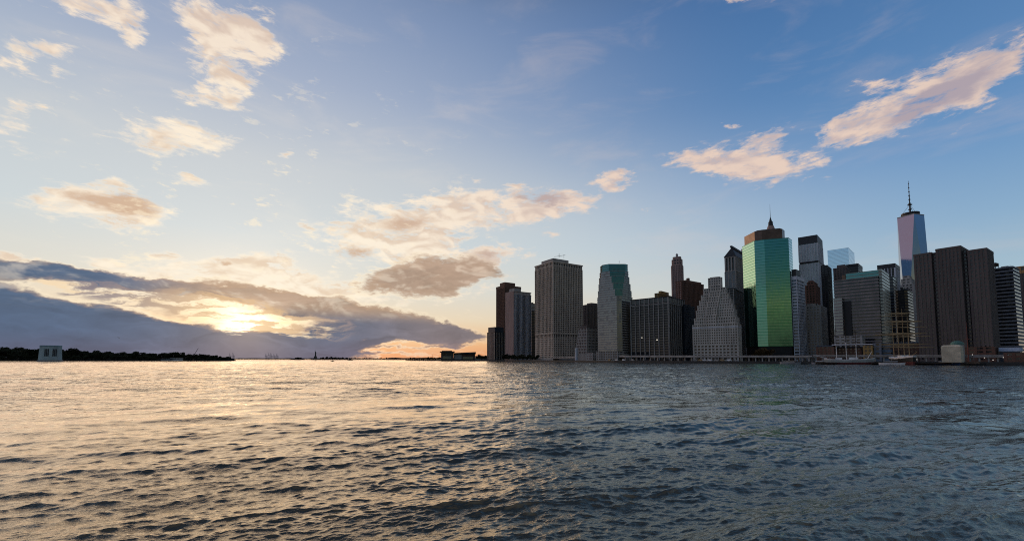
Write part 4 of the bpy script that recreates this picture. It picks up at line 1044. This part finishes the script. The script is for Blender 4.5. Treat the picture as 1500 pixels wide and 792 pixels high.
# far shores and low islands
FAR = mat('far_shore_earth', (.04,.036,.045), rough=1, spec=0)
def land(x0, x1, Y, ys, depth=500, m=FAR, seed=1):
    g = random.Random(seed); mb = MB(); n = max(8, int(abs(x1-x0)/5)); rings = []
    for i in range(n+1):
        px = x0+(x1-x0)*i/n; e = min(1, i/2, (n-i)/2); z = 1+(zat(ys+g.uniform(-.35,.35), Y)-1)*e; x = kx(px)*Y
        rings.append([(x,Y,-1),(x*(1+depth/Y),Y+depth,-1),(x*(1+depth*.7/Y),Y+depth*.7,z),(x*(1+depth*.2/Y),Y+depth*.2,z*.8)])
    setting('hills', mb.rings(rings), m)
land(-330, 346, 1190, 522.6, 240, EARTH, seed=9)
land(-300, 930, 7500, 524.2, 900, seed=3)
land(560, 720, 5200, 523.6, 500, seed=4)
land(455, 512, 3900, 525.0, 300, seed=5)
land(424, 447, 3300, 525.2, 150, seed=6)
for i in range(34):
    px = 468+i*1.25+random.uniform(-.6,.6); Y = 3960; want = 523.2+random.uniform(-.5,.9)+abs(px-485)*.02
    tree(kx(px)*Y, Y, 2, TM[i % 6], (zat(want, Y)-2)/14, 'dark tree on the low island right of the statue', 'trees on the statue\'s island')
for i in range(9):
    px = 433+i*.95; Y = 3340; tree(kx(px)*Y, Y, 2, TM[i % 6], (zat(523.2+random.uniform(-.4,.8), Y)-2)/14, 'dark tree in the little clump on the islet left of the statue', 'trees on the islet left of the statue')
for i in range(70):
    px = 512+i*2.7; Y = 5150; tree(kx(px)*Y, Y, 2, TM[i % 6], (zat(524.0+random.uniform(-.6,.7), Y)-2)/14, 'tiny dark tree on the distant shore between statue and terminal', 'trees on the distant shore')
setting('ground', MB().prism([(kx(594)*1290,1290),(kx(646)*1240,1240),(kx(660)*1240,1240),(kx(650)*1600,1600),(kx(598)*1600,1600)], -2, 1.8), EARTH)
for i in range(22):
    px = 596+i*2.3+random.uniform(-.7,.7); Y = 1330+random.uniform(-10,30)
    want = np.interp(px, [596,620,640,648], [525,524.3,523.4,523])+random.uniform(-.7,.6)
    tree(kx(px)*Y, Y, 1.6, SM[i % 3], (zat(want, Y)-1.6)/8.5, 'dark tree on the shore just left of the low terminal', 'trees left of the terminal')
for i in range(12):
    px = 700+i*2.4+random.uniform(-.7,.7); Y = 1180+random.uniform(-10,10)
    tree(kx(px)*Y, Y, GZ, SM[i % 3], (zat(521+random.uniform(-1.2,1.2), Y)-GZ)/8.5, 'dark tree between the low terminal and the first tower', 'trees right of the terminal')
for i in range(17):
    px = 737+i*3.1+random.uniform(-1,1); Y = shore_at(px)+18+random.uniform(-4,10)
    tree(kx(px)*Y, Y, GZ, SM[i % 3], (zat(521.5+random.uniform(-2.2,1.5), Y)-GZ)/8.5, 'dark tree on the quay below the ribbed slab and gridded tower', 'trees on the quay below the first towers')
for i, px in enumerate((1106,1111,1116,1121,1125.5)):
    Y = 575; tree(kx(px)*Y, Y, GZ, AM[i % 2], (zat((516,513,510,508,507.5)[i], Y)-GZ)/9, 'rusty brown autumn tree before the foot of the green glass tower', 'autumn trees below the green glass tower')
# the statue
Y = 3900; c = at(462, 526, Y); s_ = Y/640.
r = thing('statue', 'distant robed statue raising a torch on a tall stepped pedestal', 'statue', (c[0], c[1], 1))
COPP = mat('dark_statue_copper', (.05,.07,.06)); sq = lambda h: [(c[0]-h,c[1]-h),(c[0]+h,c[1]-h),(c[0]+h,c[1]+h),(c[0]-h,c[1]+h)]
zb = zat(521.2, Y)
part(r, 'pedestal', MB().prism(sq(26), 1, 12, sq(23)).prism(sq(12), 12, zb*.6, sq(10)).prism(sq(11), zb*.6, zb*.64).prism(sq(9.5), zb*.64, zb, sq(8)), mat('statue_granite', (.10,.09,.08)))
zt = zat(512.2, Y); H = zt-zb; nn = 12; body = []
for f, rx in ((0,5.4),(.15,5.8),(.35,5.2),(.5,4.8),(.58,5.2),(.64,4.4),(.67,1.8),(.70,2.2),(.75,2.3),(.79,1.2)):
    body.append([(c[0]+rx*math.cos(2*math.pi*k/nn), c[1]+rx*.8*math.sin(2*math.pi*k/nn), zb+H*f) for k in range(nn)])
fig = MB().rings(body)
fig.tube((c[0]-4,c[1],zb+H*.60),(c[0]-5.5,c[1],zb+H*.78),1.9,1.5).tube((c[0]-5.5,c[1],zb+H*.77),(c[0]-4.8,c[1],zb+H*.95),1.5,1.1).tube((c[0]+4,c[1],zb+H*.58),(c[0]+5.5,c[1],zb+H*.45),1.8,1.4)
part(r, 'figure', fig, COPP); part(r, 'tablet', MB().box(c[0]+6, c[1]-1, zb+H*.40, zb+H*.56, 2, 4.5, .4), COPP)
part(r, 'torch', MB().tube((c[0]-4.8,c[1],zb+H*.94),(c[0]-4.7,c[1],zt),1.0,1.9,8), COPP)
# low ferry terminal
Y = 1215; r = thing('ferry_terminal', 'low modern terminal with overhanging flat roofs left of the towers', 'terminal', (*at(675,526,Y)[:2], GZ))
def slab(x0, x1, y0, y1, d0, d1, m, nm): part(r, nm, MB().prism([(kx(x0)*(Y+d0),Y+d0),(kx(x1)*(Y+d0),Y+d0),(kx(x1)*(Y+d1),Y+d1),(kx(x0)*(Y+d1),Y+d1)], zat(y1,Y), zat(y0,Y)), m)
part(r, 'quay', MB().prism([(kx(643)*(Y-8),Y-8),(kx(716)*(Y-8),Y-8),(kx(716)*(Y+90),Y+90),(kx(643)*(Y+90),Y+90)], -2, zat(526.6,Y)), DARKM)
slab(646, 664.5, 515.8, 526.6, 2, 50, DBROWN, 'wall'); slab(646.5, 664, 517.2, 520.2, 1.2, 4, GW, 'window_row'); slab(649, 661, 521.5, 525.5, 1.2, 4, GGREY, 'window_row')
slab(644, 666, 514.4, 515.6, -3, 54, DARKM, 'roof'); slab(647, 662, 513.2, 514.2, 10, 40, DARKM, 'roof_plant')
slab(664.7, 696, 517.3, 526.6, 6, 50, DBROWN, 'wall'); slab(665, 676, 518.5, 526, 5, 8, GREY, 'panel'); slab(677, 694, 519, 521.5, 5, 8, BROWN, 'panel'); slab(678, 693, 522.2, 526, 5, 8, GGREY, 'window_row')
part(r, 'canopy', MB().add([(kx(663)*(Y-2),Y-2,zat(516.7,Y)),(kx(697)*(Y-2),Y-2,zat(515.2,Y)),(kx(697)*(Y+55),Y+55,zat(515.2,Y)),(kx(663)*(Y+55),Y+55,zat(516.7,Y)),
      (kx(663)*(Y-2),Y-2,zat(517.2,Y)),(kx(697)*(Y-2),Y-2,zat(518.2,Y)),(kx(697)*(Y+55),Y+55,zat(518.2,Y)),(kx(663)*(Y+55),Y+55,zat(517.2,Y))], [(0,1,2,3),(4,7,6,5),(0,4,5,1),(1,5,6,2),(2,6,7,3),(3,7,4,0)]), DARKM)
slab(696.2, 712, 521, 526.6, 4, 40, GREY, 'wall'); slab(697, 711, 522.2, 524.5, 3, 5, GW, 'window_row')
c = at(632.5, 525, 1300); r = thing('boom_crane', 'thin mast crane left of the low terminal', 'crane', (c[0], c[1], 1.8))
part(r, 'mast', MB().tube((c[0],c[1],1.8),(c[0],c[1],5),.5), DARKM); part(r, 'boom', MB().tube((c[0],c[1],4.8), at(634.5,516.5,1300), .35, .2), DARKM)
# a bird
c = at(174.5, 494.5, 160); bb = MB()
bb.rings([[(c[0]+u*.28, c[1]+w_*math.cos(k*math.pi/3), c[2]+w_*math.sin(k*math.pi/3)) for k in range(6)] for u, w_ in ((-1,.01),(-.5,.06),(0,.085),(.6,.06),(1,.01))])
for sg in (-1, 1): bb.add([(c[0]+.12,c[1],c[2]+.04),(c[0]-.14,c[1],c[2]+.04),(c[0]-.2,c[1]+sg*.55,c[2]+.2),(c[0]+.02,c[1]+sg*.5,c[2]+.22)], [(0,1,2,3)])
solo('bird', bb, DARKM, 'tiny dark bird flying over the wooded island', 'bird', c)
